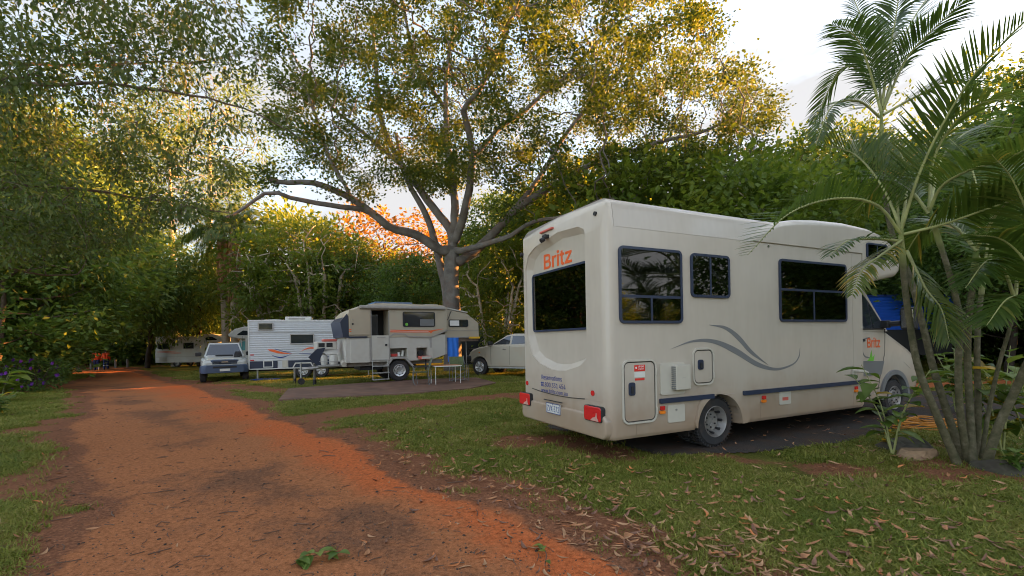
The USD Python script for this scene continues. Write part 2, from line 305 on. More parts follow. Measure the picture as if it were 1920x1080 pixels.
# dirt road
red = np.clip(1.0 - .62 * dist(RED, gx, gy) / np.clip(.26 + .045 * np.hypot(gx, gy), .4, 1.4) + (f2(gx, gy, .9, 5, 51) - .5) * 1.3, 0, 1)
dark = np.clip(.62 - .5 * dist(DARK, gx, gy) / (.5 + .06 * np.hypot(gx, gy)) + (f2(gx, gy, .8, 5, 52) - .5) * 2.6, 0, 1)
usdkit.material(stage, '/World/Looks/red_dirt', {
    'a': ('attribute', {'attribute': 'red'}), 'd': ('attribute', {'attribute': 'dark'}), 'g': ('geometry', {}),
    'n1': ('noise_texture', {'scale': 120.0, 'detail': 6.0, 'roughness': .75}), 'n2': ('noise_texture', {'scale': 7.0, 'detail': 8.0, 'roughness': .7}), 'v': ('voronoi_texture', {'scale': 95.0}),
    'br': ('rgb_ramp', {'ramp': [(.25, (.14, .052, .024)), (.42, (.36, .142, .060)), (.6, (.47, .195, .086)), (.8, (.60, .31, .16))]}),
    'rr': ('rgb_ramp', {'ramp': [(.25, (.34, .082, .026)), (.5, (.56, .15, .050)), (.8, (.68, .23, .085))]}),
    'dk': ('rgb_ramp', {'ramp': [(.25, (.09, .046, .026)), (.5, (.22, .105, .058)), (.75, (.38, .185, .10))]}),
    'sub': ('math', {'math_type': 'multiply_add', 'value2': .9, 'value3': -.45}), 'ad': ('math', {'math_type': 'add'}), 'mr': ('map_range', {'range_type': 'smoothstep', 'from_min': .12, 'from_max': .95, 'clamp': True}),
    'ad2': ('math', {'math_type': 'add'}), 'mr2': ('map_range', {'range_type': 'smoothstep', 'from_min': .35, 'from_max': .9, 'clamp': True}),
    'mx': ('mix_color', {'blend_type': 'mix'}), 'mx2': ('mix_color', {'blend_type': 'mix'}), 'n5': ('noise_texture', {'scale': 26.0, 'detail': 7.0, 'roughness': .8}), 'r5': ('rgb_ramp', {'ramp': [(.32, (.38, .36, .34)), (.5, (.95, .95, .95)), (.68, (1.35, 1.3, 1.25))]}), 'm5': ('mix_color', {'blend_type': 'multiply', 'fac': 1.0, 'use_clamp': False}), 'e': ('attribute', {'attribute': 'edge'}), 'ad3': ('math', {'math_type': 'add'}), 'mr3': ('map_range', {'range_type': 'smoothstep', 'from_min': .25, 'from_max': .75, 'clamp': True}), 'mx3': ('mix_color', {'blend_type': 'mix'}), 'n4': ('noise_texture', {'scale': 38.0, 'detail': 5.0, 'roughness': .7}), 'sr': ('rgb_ramp', {'ramp': [(.25, (.10, .046, .026)), (.5, (.24, .105, .056)), (.75, (.38, .17, .088))]}), 'bs': ('math', {'math_type': 'multiply_add', 'value2': -.6}), 'b': ('bump', {'strength': .8, 'distance': .012}), 'p': ('principled_bsdf', {'roughness': .95, 'specular_ior_level': .1})},
    [('g.position', 'n1.vector'), ('g.position', 'n2.vector'), ('g.position', 'v.vector'), ('n1.fac', 'br.fac'), ('n1.fac', 'rr.fac'), ('n1.fac', 'dk.fac'), ('n2.fac', 'sub.value1'), ('sub.value', 'ad.value1'), ('a.fac', 'ad.value2'), ('ad.value', 'mr.value'),
     ('sub.value', 'ad2.value1'), ('d.fac', 'ad2.value2'), ('ad2.value', 'mr2.value'), ('mr2.result', 'mx2.fac'), ('br.color', 'mx2.a'), ('dk.color', 'mx2.b'), ('mr.result', 'mx.fac'), ('mx2.result', 'mx.a'), ('rr.color', 'mx.b'), ('g.position', 'n4.vector'), ('n4.fac', 'sr.fac'), ('sub.value', 'ad3.value1'), ('e.fac', 'ad3.value2'), ('ad3.value', 'mr3.value'), ('mr3.result', 'mx3.fac'), ('mx.result', 'mx3.a'), ('sr.color', 'mx3.b'), ('g.position', 'n5.vector'), ('n5.fac', 'r5.fac'), ('mx3.result', 'm5.a'), ('r5.color', 'm5.b'), ('m5.result', 'p.base_color'),
     ('v.distance', 'bs.value1'), ('n1.fac', 'bs.value3'), ('bs.value', 'b.height'), ('b.normal', 'p.normal')], surface='p.BSDF')
edge_ = np.clip(1.3 - np.clip(sd, 0, 9) / (.22 + .012 * np.hypot(gx, gy)), 0, 1.2)
v, f, r_, d_, e_ = compact(GV + [0, 0, .006], rings(sd > 0), red, dark * (1 - .8 * red), edge_)
tag(obj('dirt_road', (v, f), 'red_dirt', smooth=True, pv={'red': r_, 'dark': d_, 'edge': e_}), 'unsealed red dirt road running past the caravans', 'road', kind='structure')
sdl = signed(LANE, gx, gy) + (f2(gx, gy, 1.2, 4, 61) - .5) * .5
v, f, r_ = compact(GV + [0, 0, .006], rings(sdl > 0), np.full_like(gx, .55))
tag(obj('dirt_lane', (v, f), 'red_dirt', smooth=True, pv={'red': r_, 'dark': r_ * 0, 'edge': r_ * 0}), 'narrow red dirt lane crossing behind the palm clump', 'lane', kind='structure')
usdkit.material(stage, '/World/Looks/old_asphalt', {
    'g': ('geometry', {}), 'n1': ('noise_texture', {'scale': 90.0, 'detail': 5.0, 'roughness': .8}), 'n2': ('noise_texture', {'scale': 2.2, 'detail': 6.0}),
    'r': ('rgb_ramp', {'ramp': [(.3, (.030, .027, .025)), (.55, (.072, .064, .058)), (.75, (.17, .145, .125))]}), 'r2': ('rgb_ramp', {'ramp': [(.45, (1, 1, 1)), (.7, (1.5, 1.05, .8))]}), 'm': ('mix_color', {'blend_type': 'multiply', 'fac': 1.0, 'use_clamp': False}),
    'b': ('bump', {'strength': .7, 'distance': .01}), 'p': ('principled_bsdf', {'roughness': .9, 'specular_ior_level': .2})},
    [('g.position', 'n1.vector'), ('g.position', 'n2.vector'), ('n1.fac', 'r.fac'), ('n2.fac', 'r2.fac'), ('r.color', 'm.a'), ('r2.color', 'm.b'), ('m.result', 'p.base_color'), ('n1.fac', 'b.height'), ('b.normal', 'p.normal')], surface='p.BSDF')
sda = signed(DRIVE, gx, gy) + (f2(gx, gy, 1.6, 4, 62) - .5) * .5
v, f = compact(GV + [0, 0, .011], rings(sda > 0))
tag(obj('asphalt_driveway', (v, f), 'old_asphalt', smooth=True), 'dark worn asphalt parking bay under the motorhome', 'driveway', kind='structure')
def ground_z(x, y):
    x, y = np.atleast_1d(np.asarray(x, float)), np.atleast_1d(np.asarray(y, float))
    s = signed(ROAD, x, y) + (f2(x, y, .9, 4, 5) - .5) * 1.1 + (f2(x, y, 4.0, 3, 9) - .5) * .35
    return gz(x, y) + relief(x, y) * np.clip(np.hypot(x, y) / 3, 0, 1) - np.where(s > 0, .035 * np.clip(s / .6, 0, 1) - .006, 0)

# ------------------------------------------------------------------ the big motorhome
W = 2.265
mh = thing('motorhome', 'large cream motorhome with over-cab bed parked beside the palm clump, nearest vehicle', 'motorhome', OC, TH)
def wheel(parent, u, v, r, width, rim_r, side=-1, rim='steel_grey', holes=10, deep=.05, name='wheel', hub=None, spokes=None):
    """A wheel with its axle along y; its outer face towards side."""
    yo = v + side * width / 2
    prof = [(rim_r, -width / 2), (rim_r + .02, -width / 2 + .005), (r - .035, -width / 2 + .006), (r - .008, -width / 2 + .035), (r, -width / 2 + .06), (r, width / 2 - .06), (r - .008, width / 2 - .035), (r - .035, width / 2 - .006), (rim_r + .02, width / 2 - .005), (rim_r, width / 2), (rim_r, -width / 2)]
    ty = trimesh.creation.revolve(np.array(prof), sections=40)
    rx = trimesh.transformations.rotation_matrix(math.pi / 2, [1, 0, 0])
    mb = MB().add(ty, (u, v, r), rx)
    for k in range(44):                   # tread blocks
        a = 2 * math.pi * k / 44
        for s in (-1, 1):
            b = trimesh.creation.box([.018, width * .36, .028]); b.apply_translation([0, s * width * .22, r]); b.apply_transform(trimesh.transformations.rotation_matrix(a + s * .03, [0, 1, 0])); mb.add(b, (u, v, r))
    w = obj(name, mb.mesh(), 'rubber', parent, 40)
    d = deep
    p2 = [(0, -d - .012), (rim_r * .25, -d - .012), (rim_r * .28, -d), (rim_r * .62, -d + .012), (rim_r * .72, -d - .02), (rim_r * .93, -.01), (rim_r * 1.0, .004), (rim_r * 1.03, 0), (rim_r * 1.03, -.02), (rim_r * .9, -.11), (0, -.12)]
    rm = trimesh.creation.revolve(np.array(p2)[::-1], sections=40)
    rm.apply_transform(trimesh.transformations.rotation_matrix(-side * math.pi / 2, [1, 0, 0]))
    rm.apply_translation([u, yo, r])
    rp = obj('rim', rm, rim, w, 35)
    for k in range(holes if spokes is None else 0):
        a = 2 * math.pi * k / holes
        cu, cz = u + math.cos(a) * rim_r * .78, r + math.sin(a) * rim_r * .78
        obj('rim_hole', MB().cyl((cu, yo - side * (d + .02), cz), (cu, yo - side * (.012 + d * .3), cz), rim_r * .085, 10).mesh(), 'black_plastic', w)
    for k in range(6 if spokes is None else 0):
        a = 2 * math.pi * (k + .5) / 6
        h = MB(); h.cyl((u + math.cos(a) * rim_r * .42, yo - side * d, r + math.sin(a) * rim_r * .42), (u + math.cos(a) * rim_r * .42, yo - side * (d - .02), r + math.sin(a) * rim_r * .42), .012, 6)
        obj('wheel_nut', h.mesh(), 'black_plastic', w)
    if spokes is not None:
        bk = MB().cyl((u, yo - side * (d + .03), r), (u, yo - side * (d + .02), r), rim_r * .96, 28)
        obj('brake_drum', bk.mesh(), 'black_plastic', w)
        for k in range(spokes):
            a = 2 * math.pi * k / spokes
            sp = MB()
            for da in (-.09, .09):
                sp.tube([(u + math.cos(a) * .05, yo - side * d * .8, r + math.sin(a) * .05), (u + math.cos(a + da) * rim_r * .97, yo - side * .012, r + math.sin(a + da) * rim_r * .97)], [.026, .020], 6)
            obj('spoke', sp.mesh(), rim, w)
    return w
# body shell: walls, rounded corners, recessed rear panel, wheel arch
def body_shell():
    m = manifold3d.Manifold
    pts = []
    L, zb, zt = 5.49, .29, 2.93
    for (u, v) in ((.0, .0), (.0, W), (L, 0), (L, W)):
        su, sv = (1 if u == 0 else -1), (1 if v == 0 else -1)
        r = .13 if u == 0 else .01
        for k in np.linspace(0, math.pi / 2, 7):
            x, y = u + su * r * (1 - math.cos(k)), v + sv * r * (1 - math.sin(k))
            for z, ins in ((zb, .03), (zb + .05, 0), (zt, 0)): pts.append((x + su * ins * (1 if u == 0 else 0), y + sv * ins, z))
    for u in (.0, L):
        su = 1 if u == 0 else -1
        for k in np.linspace(0, math.pi / 2, 6):
            x = u + (su * (.02 + .10 * (1 - math.cos(k))) if u == 0 else 0)
            for v, sv in ((0, 1), (W, -1)):
                pts += [(x + .02 * (u == 0), v + sv * (.035 + .09 * (1 - math.sin(k)) ** 1.0), 3.18 + .12 * math.sin(k) * 0 + .13 * (1 - math.cos(0)) + .0), ]
        for v, sv in ((0, 1), (W, -1)):
            for k in np.linspace(0, math.pi / 2, 6):
                pts.append((u + su * (.03 + .05 * math.sin(k)) * (u == 0), v + sv * (.04 + .12 * (1 - math.cos(k))), 3.20 + .12 * math.sin(k)))
            pts.append((u + (.09 if u == 0 else 0), W / 2, 3.345))
    b = solid(hull(pts))
    # the recess in the rear: outline in (v, z)
    out = [(.44, 1.30), (.60, 1.20), (.95, 1.12), (1.15, 1.11), (1.35, 1.12), (1.70, 1.20), (1.92, 1.32), (2.08, 1.62), (2.10, 2.70), (2.0, 2.90), (1.80, 3.00), (1.13, 3.10), (.60, 3.06), (.44, 2.98)]
    rp = roundpoly(out, .08)
    inn = np.array(rp.buffer(-.085).exterior.coords); o = np.array(rp.exterior.coords); o2 = np.array(rp.buffer(.012).exterior.coords)
    cut = np.vstack([np.column_stack([np.full(len(inn), .10), inn]), np.column_stack([np.full(len(o), .02), o]), np.column_stack([np.full(len(o2), -.05), o2])])
    b = b - solid(hull(cut))
    arch = trimesh.creation.cylinder(radius=.45, height=.9, sections=48, transform=trimesh.transformations.rotation_matrix(math.pi / 2, [1, 0, 0])); arch.apply_translation([1.92, .2, .30])
    arch2 = arch.copy(); arch2.apply_translation([0, W - .4, 0])
    for a in (arch, arch2): b = b - solid(a)
    wh = trimesh.creation.box([.86, W, .5]); wh.apply_translation([1.92, W / 2, .3]); b = b - solid(wh)
    # grooves
    def groove(x0, x1, y0, y1, z0, z1):
        nonlocal b
        g = trimesh.creation.box([x1 - x0, y1 - y0, z1 - z0]); g.apply_translation([(x0 + x1) / 2, (y0 + y1) / 2, (z0 + z1) / 2]); b = b - solid(g)
    groove(.16, 5.6, -.02, .006, 2.936, 2.946); groove(.13, .136, -.02, .05, 2.94, 3.4)
    groove(.433, .438, -.02, .006, .2, .50); groove(2.785, 2.79, -.02, .006, .2, .70); groove(5.17, 5.175, -.02, .006, .2, .70)
    groove(-.02, .004, .12, .50, .763, .768); groove(5.19, 5.196, -.02, .004, .78, 2.93)
    return b
shell = body_shell()
obj('body', shell, 'cream_paint', mh, 32)
# rear recess panel colour patch is the shell itself; the curved rear sill seam
obj('bumper_seam', MB().tube([(-.003, v, .745 + .05 * ((v - 1.1) / .9) ** 2) for v in np.linspace(.5, 1.94, 18)], .006, 5).mesh(), 'dark_gap', mh)
obj('rear_bumper', prism(rrect(.02, .30, 2.245, .60, .09), -.035, .2, 'x', .03), 'cream_paint', mh)
fl = prism(roundpoly([(1.40, .30), (1.52, .66), (1.62, .74), (2.24, .74), (2.34, .68), (2.62, .30)], .09).difference(sg.Point(1.92, .30).buffer(.445, 64)), -.028, .02)
obj('wheel_arch', fl, 'cream_paint', mh)
for a, b in (((.9, .9, 3.33), (1.3, 1.35, 3.36)), ((2.6, .8, 3.33), (3.0, 1.3, 3.36))): obj('roof_hatch', MB().box(a, b, .02).mesh(), 'pale_plastic', mh)
# over-cab bed
prof = [(2.60, 2.96), (2.62, 3.05), (2.91, 3.19), (3.28, 3.305), (3.7, 3.38), (4.2, 3.425), (5.0, 3.45), (5.7, 3.42), (6.1, 3.35), (6.45, 3.22), (6.68, 3.04), (6.76, 2.82), (6.72, 2.68), (6.6, 2.60), (5.50, 2.46), (5.48, 2.50)]
lut = prism(prof[:2] + prof[2:14] + [(5.50, 2.46), (5.45, 2.96)], -.012, W + .012)
lut = solid(lut)
lp = [(a, b) for a, b in prof if True]
outer = prism(sg.Polygon([(2.60, 2.40), (2.62, 3.05)] + prof[2:14] + [(6.6, 2.60), (5.50, 2.44), (5.4, 2.40)]).convex_hull, -.014, W + .014, 'y', .10, 5)
cutter = trimesh.creation.box([3.4, 4, 1.0]); cutter.apply_translation([5.488 - 1.7, W / 2, 2.455])
outer = solid(outer) - solid(cutter)
obj('over_cab_bed', outer, 'cream_paint', mh, 35)
def window(u0, z0, u1, z1, div=(), v=0.0, r=.07, name='side_window', inside='blind_green', parent=mh, fr='navy_plastic', sgn=-1, fw=.035):
    p = rrect(u0, z0, u1, z1, r)
    f = obj(name, frame_prism(p, fw, v + sgn * .022, v - sgn * .01), fr, parent)
    obj('blind', prism(p.buffer(-.02), v + sgn * .001, v + sgn * .004), inside, f)
    obj('pane', prism(p.buffer(-fw + .003), v + sgn * .010, v + sgn * .014), 'pane_dark', f)
    for (a, b, c, d) in div: obj('window_bar', MB().box((a, v + sgn * .018, b), (c, v + sgn * .006, d)).mesh(), fr, f)
    return f
f1 = window(.185, 1.74, 1.245, 2.71, [(.21, 2.065, 1.22, 2.10), (.690, 1.77, .722, 2.065)])
for k in range(5): obj('blind_pleat', MB().tube([(.23, -.006, 2.17 + .1 * k), (.7, -.006, 2.162 + .1 * k), (1.2, -.006, 2.17 + .1 * k)], .006, 5).mesh(), 'blind_green', f1)
window(1.405, 2.095, 2.165, 2.695, [(1.765, 2.12, 1.795, 2.67)], inside='interior_dark')
window(3.252, 1.765, 5.005, 2.73, [(3.28, 2.245, 4.98, 2.28), (4.085, 1.79, 4.12, 2.245)], inside='interior_dark')
window(5.60, 2.88, 6.25, 3.15, [(5.92, 2.90, 5.945, 3.13)], v=-.014, r=.05, inside='interior_dark', fw=.03)
# rear window, on the recessed panel
rw = rrect(.50, 1.68, 2.03, 2.60, .07)
ry = obj('rear_window', frame_prism(rw, .03, .075, .101, 'x'), 'navy_plastic', mh)
obj('blind', prism(rw.buffer(-.02), .094, .098, 'x'), 'interior_dark', ry); obj('pane', prism(rw.buffer(-.027), .084, .088, 'x'), 'pane_dark', ry)
# rear lettering, camera, lamps, plate
tx = on_rear(fit_text('Britz', .215, .78, True, .002), 1.672, 2.645, .0985); q = np.array(tx.vertices); obj('lettering', tx, 'decal_orange', mh, False)
for t, h, v0, z0, w_ in (('Reservations', .068, 1.635, .955, .58), ('1800 331 454', .068, 1.595, .848, .63), ('www.britz.com.au', .058, 1.652, .762, .74)):
    obj('lettering', on_rear(fit_text(t, h, w_, False, .002), v0, z0, -.001), 'decal_navy', mh, False)
ph = MB(); ph.add(prism(rrect(1.605, .848, 1.655, .886, .008).difference(sg.Point(1.63, .865).buffer(.011)), -.003, -.0005, 'x')).add(prism(rrect(1.60, .893, 1.66, .912, .008), -.003, -.0005, 'x'))
obj('phone_symbol', ph.mesh(), 'decal_navy', mh, False)
cm = MB().box((-.06, 1.36, 3.06), (.03, 1.46, 3.12), .02).cyl((-.05, 1.41, 3.05), (-.10, 1.41, 3.02), .035, 14); obj('reversing_camera', cm.mesh(), 'black_plastic', mh)
obj('roof_light', MB().box((-.006, 1.25, 3.175), (.06, 1.62, 3.205), .01).mesh(), 'faded_red', mh)
for (v, z, u) in ((2.20, 2.96, -.012), (.22, 3.14, .02)): obj('marker_lamp', MB().cyl((u + .05, v, z), (u - .02, v, z), .028, 12).mesh(), 'black_plastic', mh)
for v0 in (.085, 1.93):
    t = obj('tail_lamp', prism(rrect(v0, .515, v0 + .36, .70, .035), -.06, .02, 'x', .012), 'red_lens', mh)
    obj('lamp_surround', frame_prism(rrect(v0 - .006, .509, v0 + .366, .706, .038), .012, -.052, .01, 'x'), 'black_plastic', t)
    obj('clear_section', prism(ribbon([(v0 + .08, .66), (v0 + .10, .58), (v0 + .16, .555), (v0 + .20, .53)], [(v0 + .09, .66), (v0 + .08, .57), (v0 + .06, .54), (v0 + .05, .53)]).buffer(.006), -.063, -.05, 'x'), 'pink_lens', t)
for v in (.315, 2.1): obj('reflector', MB().cyl((.01, v, .86), (-.012, v, .86), .035, 20).mesh(), 'red_lens', mh)
np_ = obj('number_plate', prism(rrect(1.045, .482, 1.43, .625, .012), -.048, -.03, 'x'), 'plate_white', mh)
obj('plate_text', on_rear(fit_text('ZVX\u00b7372', .085, .33, False, .002), 1.402, .507, -.048), 'decal_navy', np_, False)
obj('plate_rim', frame_prism(rrect(1.043, .480, 1.432, .627, .013), .008, -.050, -.044, 'x'), 'decal_navy', np_)
obj('plate_emblem', prism([(1.225, .622), (1.255, .622), (1.24, .600)], -.050, -.047, 'x'), 'decal_navy', np_)
obj('plate_lamp_cover', MB().box((-.05, 1.0, .655), (-.03, 1.5, .668), .004).mesh(), 'dark_gap', mh)
# side details
h1 = rrect(.235, .505, .735, 1.255, .07)
hd = obj('locker_door', prism(h1, -.012, .004), 'cream_paint', mh); obj('door_rim', frame_prism(h1.buffer(.028), .022, -.02, .004), 'pale_plastic', hd); obj('door_seal', frame_prism(h1, .010, -.0135, .0), 'dark_gap', hd)
obj('handle', prism(rrect(.305, .835, .405, 1.0, .03), -.024, -.005), 'navy_plastic', hd); obj('handle_catch', prism(rrect(.335, .86, .375, .955, .015), -.034, -.02), 'black_plastic', hd)
for z in (.62, 1.12): obj('hinge', MB().box((.742, -.03, z - .045), (.768, -.004, z + .045), .006).mesh(), 'pale_plastic', hd)
st = obj('sticker', prism(rrect(.40, 1.135, .575, 1.215, .004), -.0138, -.0118), 'decal_red', hd)
obj('sticker_print', trimesh.util.concatenate([on_side(fit_text('LP GAS', .020, .09, True, .0008), .465, 1.185, -.0139), on_side(fit_text('STORAGE', .016, .09, False, .0008), .465, 1.155, -.0139), prism(sg.Point(.43, 1.18).buffer(.014), -.0147, -.0138)]), 'decal_white', st, False)
obj('notice', prism(rrect(.40, 1.06, .575, 1.13, .002), -.0132, -.0118), 'plate_white', hd); obj('notice_line', prism(rrect(.41, 1.02, .565, 1.048, .002), -.0134, -.0118), 'decal_red', hd)
obj('vent_panel', prism(rrect(.83, .805, 1.262, 1.225, .035), -.014, .004), 'pale_plastic', mh)
vc = obj('vent_cover', MB().box((1.035, -.085, .86), (1.305, .0, 1.195), .018).mesh(), 'pale_plastic', mh)
for k in range(12): obj('louvre', MB().box((1.022, -.078, .880 + .0255 * k), (1.037, -.012, .892 + .0255 * k)).mesh(), 'decal_grey', vc)
obj('logo_print', on_side(fit_text('.......', .01, .06, True, .001), 1.14, 1.02, -.086), 'decal_grey', vc, False)
h2 = rrect(1.44, .925, 1.785, 1.375, .07)
hd = obj('locker_door', prism(h2, -.012, .004), 'cream_paint', mh); obj('door_rim', frame_prism(h2.buffer(.028), .022, -.02, .004), 'pale_plastic', hd); obj('door_seal', frame_prism(h2, .010, -.0135, .0), 'dark_gap', hd)
obj('handle', prism(rrect(1.505, 1.11, 1.605, 1.245, .03), -.024, -.005), 'navy_plastic', hd); obj('handle_catch', prism(rrect(1.535, 1.13, 1.575, 1.205, .015), -.034, -.02), 'black_plastic', hd)
for z in (1.02, 1.27): obj('hinge', MB().box((1.79, -.03, z - .045), (1.815, -.004, z + .045), .006).mesh(), 'pale_plastic', hd)
for a, b in ((.815, 1.80), (2.405, 5.465)): obj('rubbing_strip', prism(rrect(a, .700, b, .762, .01), -.03, .004), 'navy_plastic', mh)
obj('filler_cap', prism(rrect(.955, .435, 1.255, .665, .02), -.010, .004), 'pale_plastic', mh); obj('lock', MB().cyl((1.10, 0, .60), (1.10, -.02, .60), .014, 12).mesh(), 'steel_grey', mh)
obj('filler_cap', prism(rrect(3.215, .50, 3.485, .70, .02), -.010, .004), 'pale_plastic', mh); obj('notice', prism(rrect(3.28, .56, 3.42, .61, .004), -.0115, -.009), 'faded_red', mh)
for u in (.86, 2.855, 5.24):
    obj('side_marker', prism(rrect(u - .035, .615, u + .035, .665, .008), -.022, .004), 'red_lens', mh); obj('side_marker', prism(rrect(u - .05, .565, u + .04, .607, .014), -.024, .004), 'amber_lens', mh)
obj('drain_pipe', MB().box((5.13, -.03, .84), (5.24, .0, .96), .008).tube([(5.16, -.03, .93), (5.16, -.10, .93), (5.24, -.15, .925), (5.30, -.16, .90)], .022, 8).mesh(), 'pale_plastic', mh)
sw1 = ribbon([(1.016, 1.40), (1.44, 1.515), (1.85, 1.515), (2.28, 1.39), (2.73, 1.175), (3.16, 1.065), (3.55, 1.115), (3.70, 1.22), (3.745, 1.36)], [(1.016, 1.40), (1.44, 1.485), (1.85, 1.455), (2.28, 1.295), (2.73, 1.10), (3.16, 1.025), (3.55, 1.09), (3.72, 1.21), (3.745, 1.36)])
sw2 = ribbon([(1.75, 1.722), (2.07, 1.700), (2.342, 1.575), (2.622, 1.345), (2.98, 1.115)], [(1.75, 1.718), (2.06, 1.655), (2.30, 1.515), (2.60, 1.29), (2.98, 1.115)])
for s in (sw1, sw2): obj('swoosh', prism(s, -.0022, .002), 'decal_grey', mh, False)
obj('stripe_reflector', MB().cyl((3.02, -.01, 2.90), (3.02, .0, 2.90), .02, 10).mesh(), 'chrome', mh)
# chassis, wheels
ch = MB().box((.4, .5, .42), (5.6, W - .5, .62)).box((1.3, .15, .33), (1.35, .6, .6)); ch.cyl((1.92, .2, .36), (1.92, W - .2, .36), .06)
obj('chassis', ch.mesh(), 'black_plastic', mh)
for v, s in ((.17, -1), (W - .17, 1), (.43, -1), (W - .43, 1)): wheel(mh, 1.92, v, .355, .215, .215, s, 'steel_grey', 8, .10)
obj('mud_flap', MB().box((1.45, .12, .18), (1.462, .52, .5)).mesh(), 'black_plastic', mh)
# cab
V0 = .16
low = sg.Polygon([(5.45, .42), (6.25, .42), (6.30, .62), (7.26, .62), (7.55, .45), (7.66, .50), (7.70, .80), (7.62, 1.10), (7.35, 1.26), (6.72, 1.50), (6.52, 1.62), (5.45, 1.62)])
lowm = prism(low.convex_hull, V0, W - V0, 'y', .07, 4)
arch = trimesh.creation.cylinder(radius=.43, height=3, sections=40, transform=trimesh.transformations.rotation_matrix(math.pi / 2, [1, 0, 0])); arch.apply_translation([6.80, W / 2, .36])
lowm = solid(lowm) - solid(arch)
obj('cab_body', lowm, 'cream_paint', mh, 35)
top = sg.Polygon([(5.45, 1.6), (6.62, 1.6), (6.05, 2.42), (5.9, 2.50), (5.45, 2.52)])
pts = []
for (a, b) in top.exterior.coords[:-1]:
    ins = V0 + .005 + .14 * (b - 1.6) / .92
    pts += [(a, ins, b), (a, W - ins, b)]
obj('cab_upper', hull(pts), 'cream_paint', mh)
def slope_v(z): return V0 + .005 + .14 * (z - 1.6) / .92
def on_cab(pl, off, th=.006):
    q = np.array(pl.exterior.coords)[:-1]; m = prism(pl, 0, th); vv = np.array(m.vertices); vv[:, 1] = [slope_v(z) - off - y for y, z in zip(vv[:, 1], vv[:, 2])]
    return trimesh.Trimesh(vv, m.faces[:, ::-1], process=False)
wn = roundpoly([(5.60, 1.66), (6.10, 1.66), (6.10, 2.16), (5.92, 2.36), (5.60, 2.38)], .04); wn2 = roundpoly([(6.13, 1.66), (6.50, 1.66), (6.13, 2.13)], .02)
cw = obj('cab_window', on_cab(wn.union(wn2).convex_hull.buffer(.03), .001), 'black_plastic', mh, False)
for p_ in (wn, wn2): obj('pane', on_cab(p_, .008, .004), 'window_black', cw, False)
obj('windscreen', hull([(6.60, V0 + .09, 1.66), (6.60, W - V0 - .09, 1.66), (6.08, V0 + .2, 2.40), (6.08, W - V0 - .2, 2.40), (6.63, V0 + .09, 1.66), (6.63, W - V0 - .09, 1.66), (6.11, V0 + .2, 2.40), (6.11, W - V0 - .2, 2.40)]), 'window_black', mh)
dl = sg.LineString([(5.58, .55), (5.58, 1.64), (6.52, 1.64), (6.50, 1.2), (6.36, .85), (6.26, .55), (5.58, .55)]).buffer(.005)
obj('door_gap', prism(dl, V0 - .004, V0 + .01), 'dark_gap', mh, False)
obj('sill_band', prism([(5.50, .80), (6.36, .80), (6.46, 1.05), (5.50, 1.08)], V0 - .012, V0 + .004), 'decal_grey', mh, False)
obj('side_step', MB().box((5.50, V0 - .16, .40), (6.25, V0 + .1, .50), .03).mesh(), 'cream_paint', mh)
fe = sg.Point(6.80, .37).buffer(.50, 32).intersection(sg.box(6.2, .34, 7.4, .95)).difference(sg.Point(6.80, .36).buffer(.425, 32)); obj('wheel_arch_lining', prism(fe, V0 - .035, V0 + .06), 'decal_grey', mh)
wheel(mh, 6.80, V0 + .10, .345, .215, .215, -1, 'steel_grey', 12, .02); wheel(mh, 6.80, W - V0 - .10, .345, .215, .215, 1, 'steel_grey', 12, .02)
obj('door_handle', MB().box((5.66, V0 - .035, 1.42), (5.82, V0, 1.47), .012).mesh(), 'black_plastic', mh)
mi = MB().box((6.42, V0 - .10, 1.66), (6.54, V0 + .03, 1.80), .02).tube([(6.48, V0 - .05, 1.73), (6.50, -.10, 1.74)], .05, 8); mi.box((6.46, -.34, 1.62), (6.60, -.10, 2.02), .04)
mr_ = obj('wing_mirror', mi.mesh(), 'black_plastic', mh); obj('mirror_glass', MB().box((6.452, -.31, 1.66), (6.462, -.13, 1.98), .004).mesh(), 'chrome', mr_)
obj('lettering', on_side(fit_text('Britz', .17, .42, True, .002), 5.93, 1.31, V0 - .001), 'decal_orange', mh, False)
obj('emblem_arc', prism(sg.LineString(smooth_line([(6.0, 1.49), (5.82, 1.45), (5.76, 1.30), (5.84, 1.16), (6.0, 1.12)])).buffer(.012), V0 - .003, V0), 'decal_grey', mh, False)
gk = sg.Polygon([(5.90, 1.06), (6.0, 1.12), (6.06, 1.26), (6.09, 1.12), (6.16, 1.18), (6.12, 1.05), (6.02, .98), (5.96, 1.0), (5.90, .94)]); obj('lizard_emblem', prism(gk, V0 - .003, V0), 'decal_green', mh, False)
obj('headlamp', hull([(7.15, V0 + .03, 1.12), (7.5, V0 + .03, .86), (7.62, V0 + .12, .86), (7.5, V0 + .16, 1.14), (7.15, V0 - .004, 1.0), (7.4, V0 - .004, .86)]), 'clear_lens', mh)
obj('fuel_cap', MB().cyl((5.64, V0 + .01, 1.44), (5.64, V0 - .02, 1.44), .03, 12).mesh(), 'black_plastic', mh)

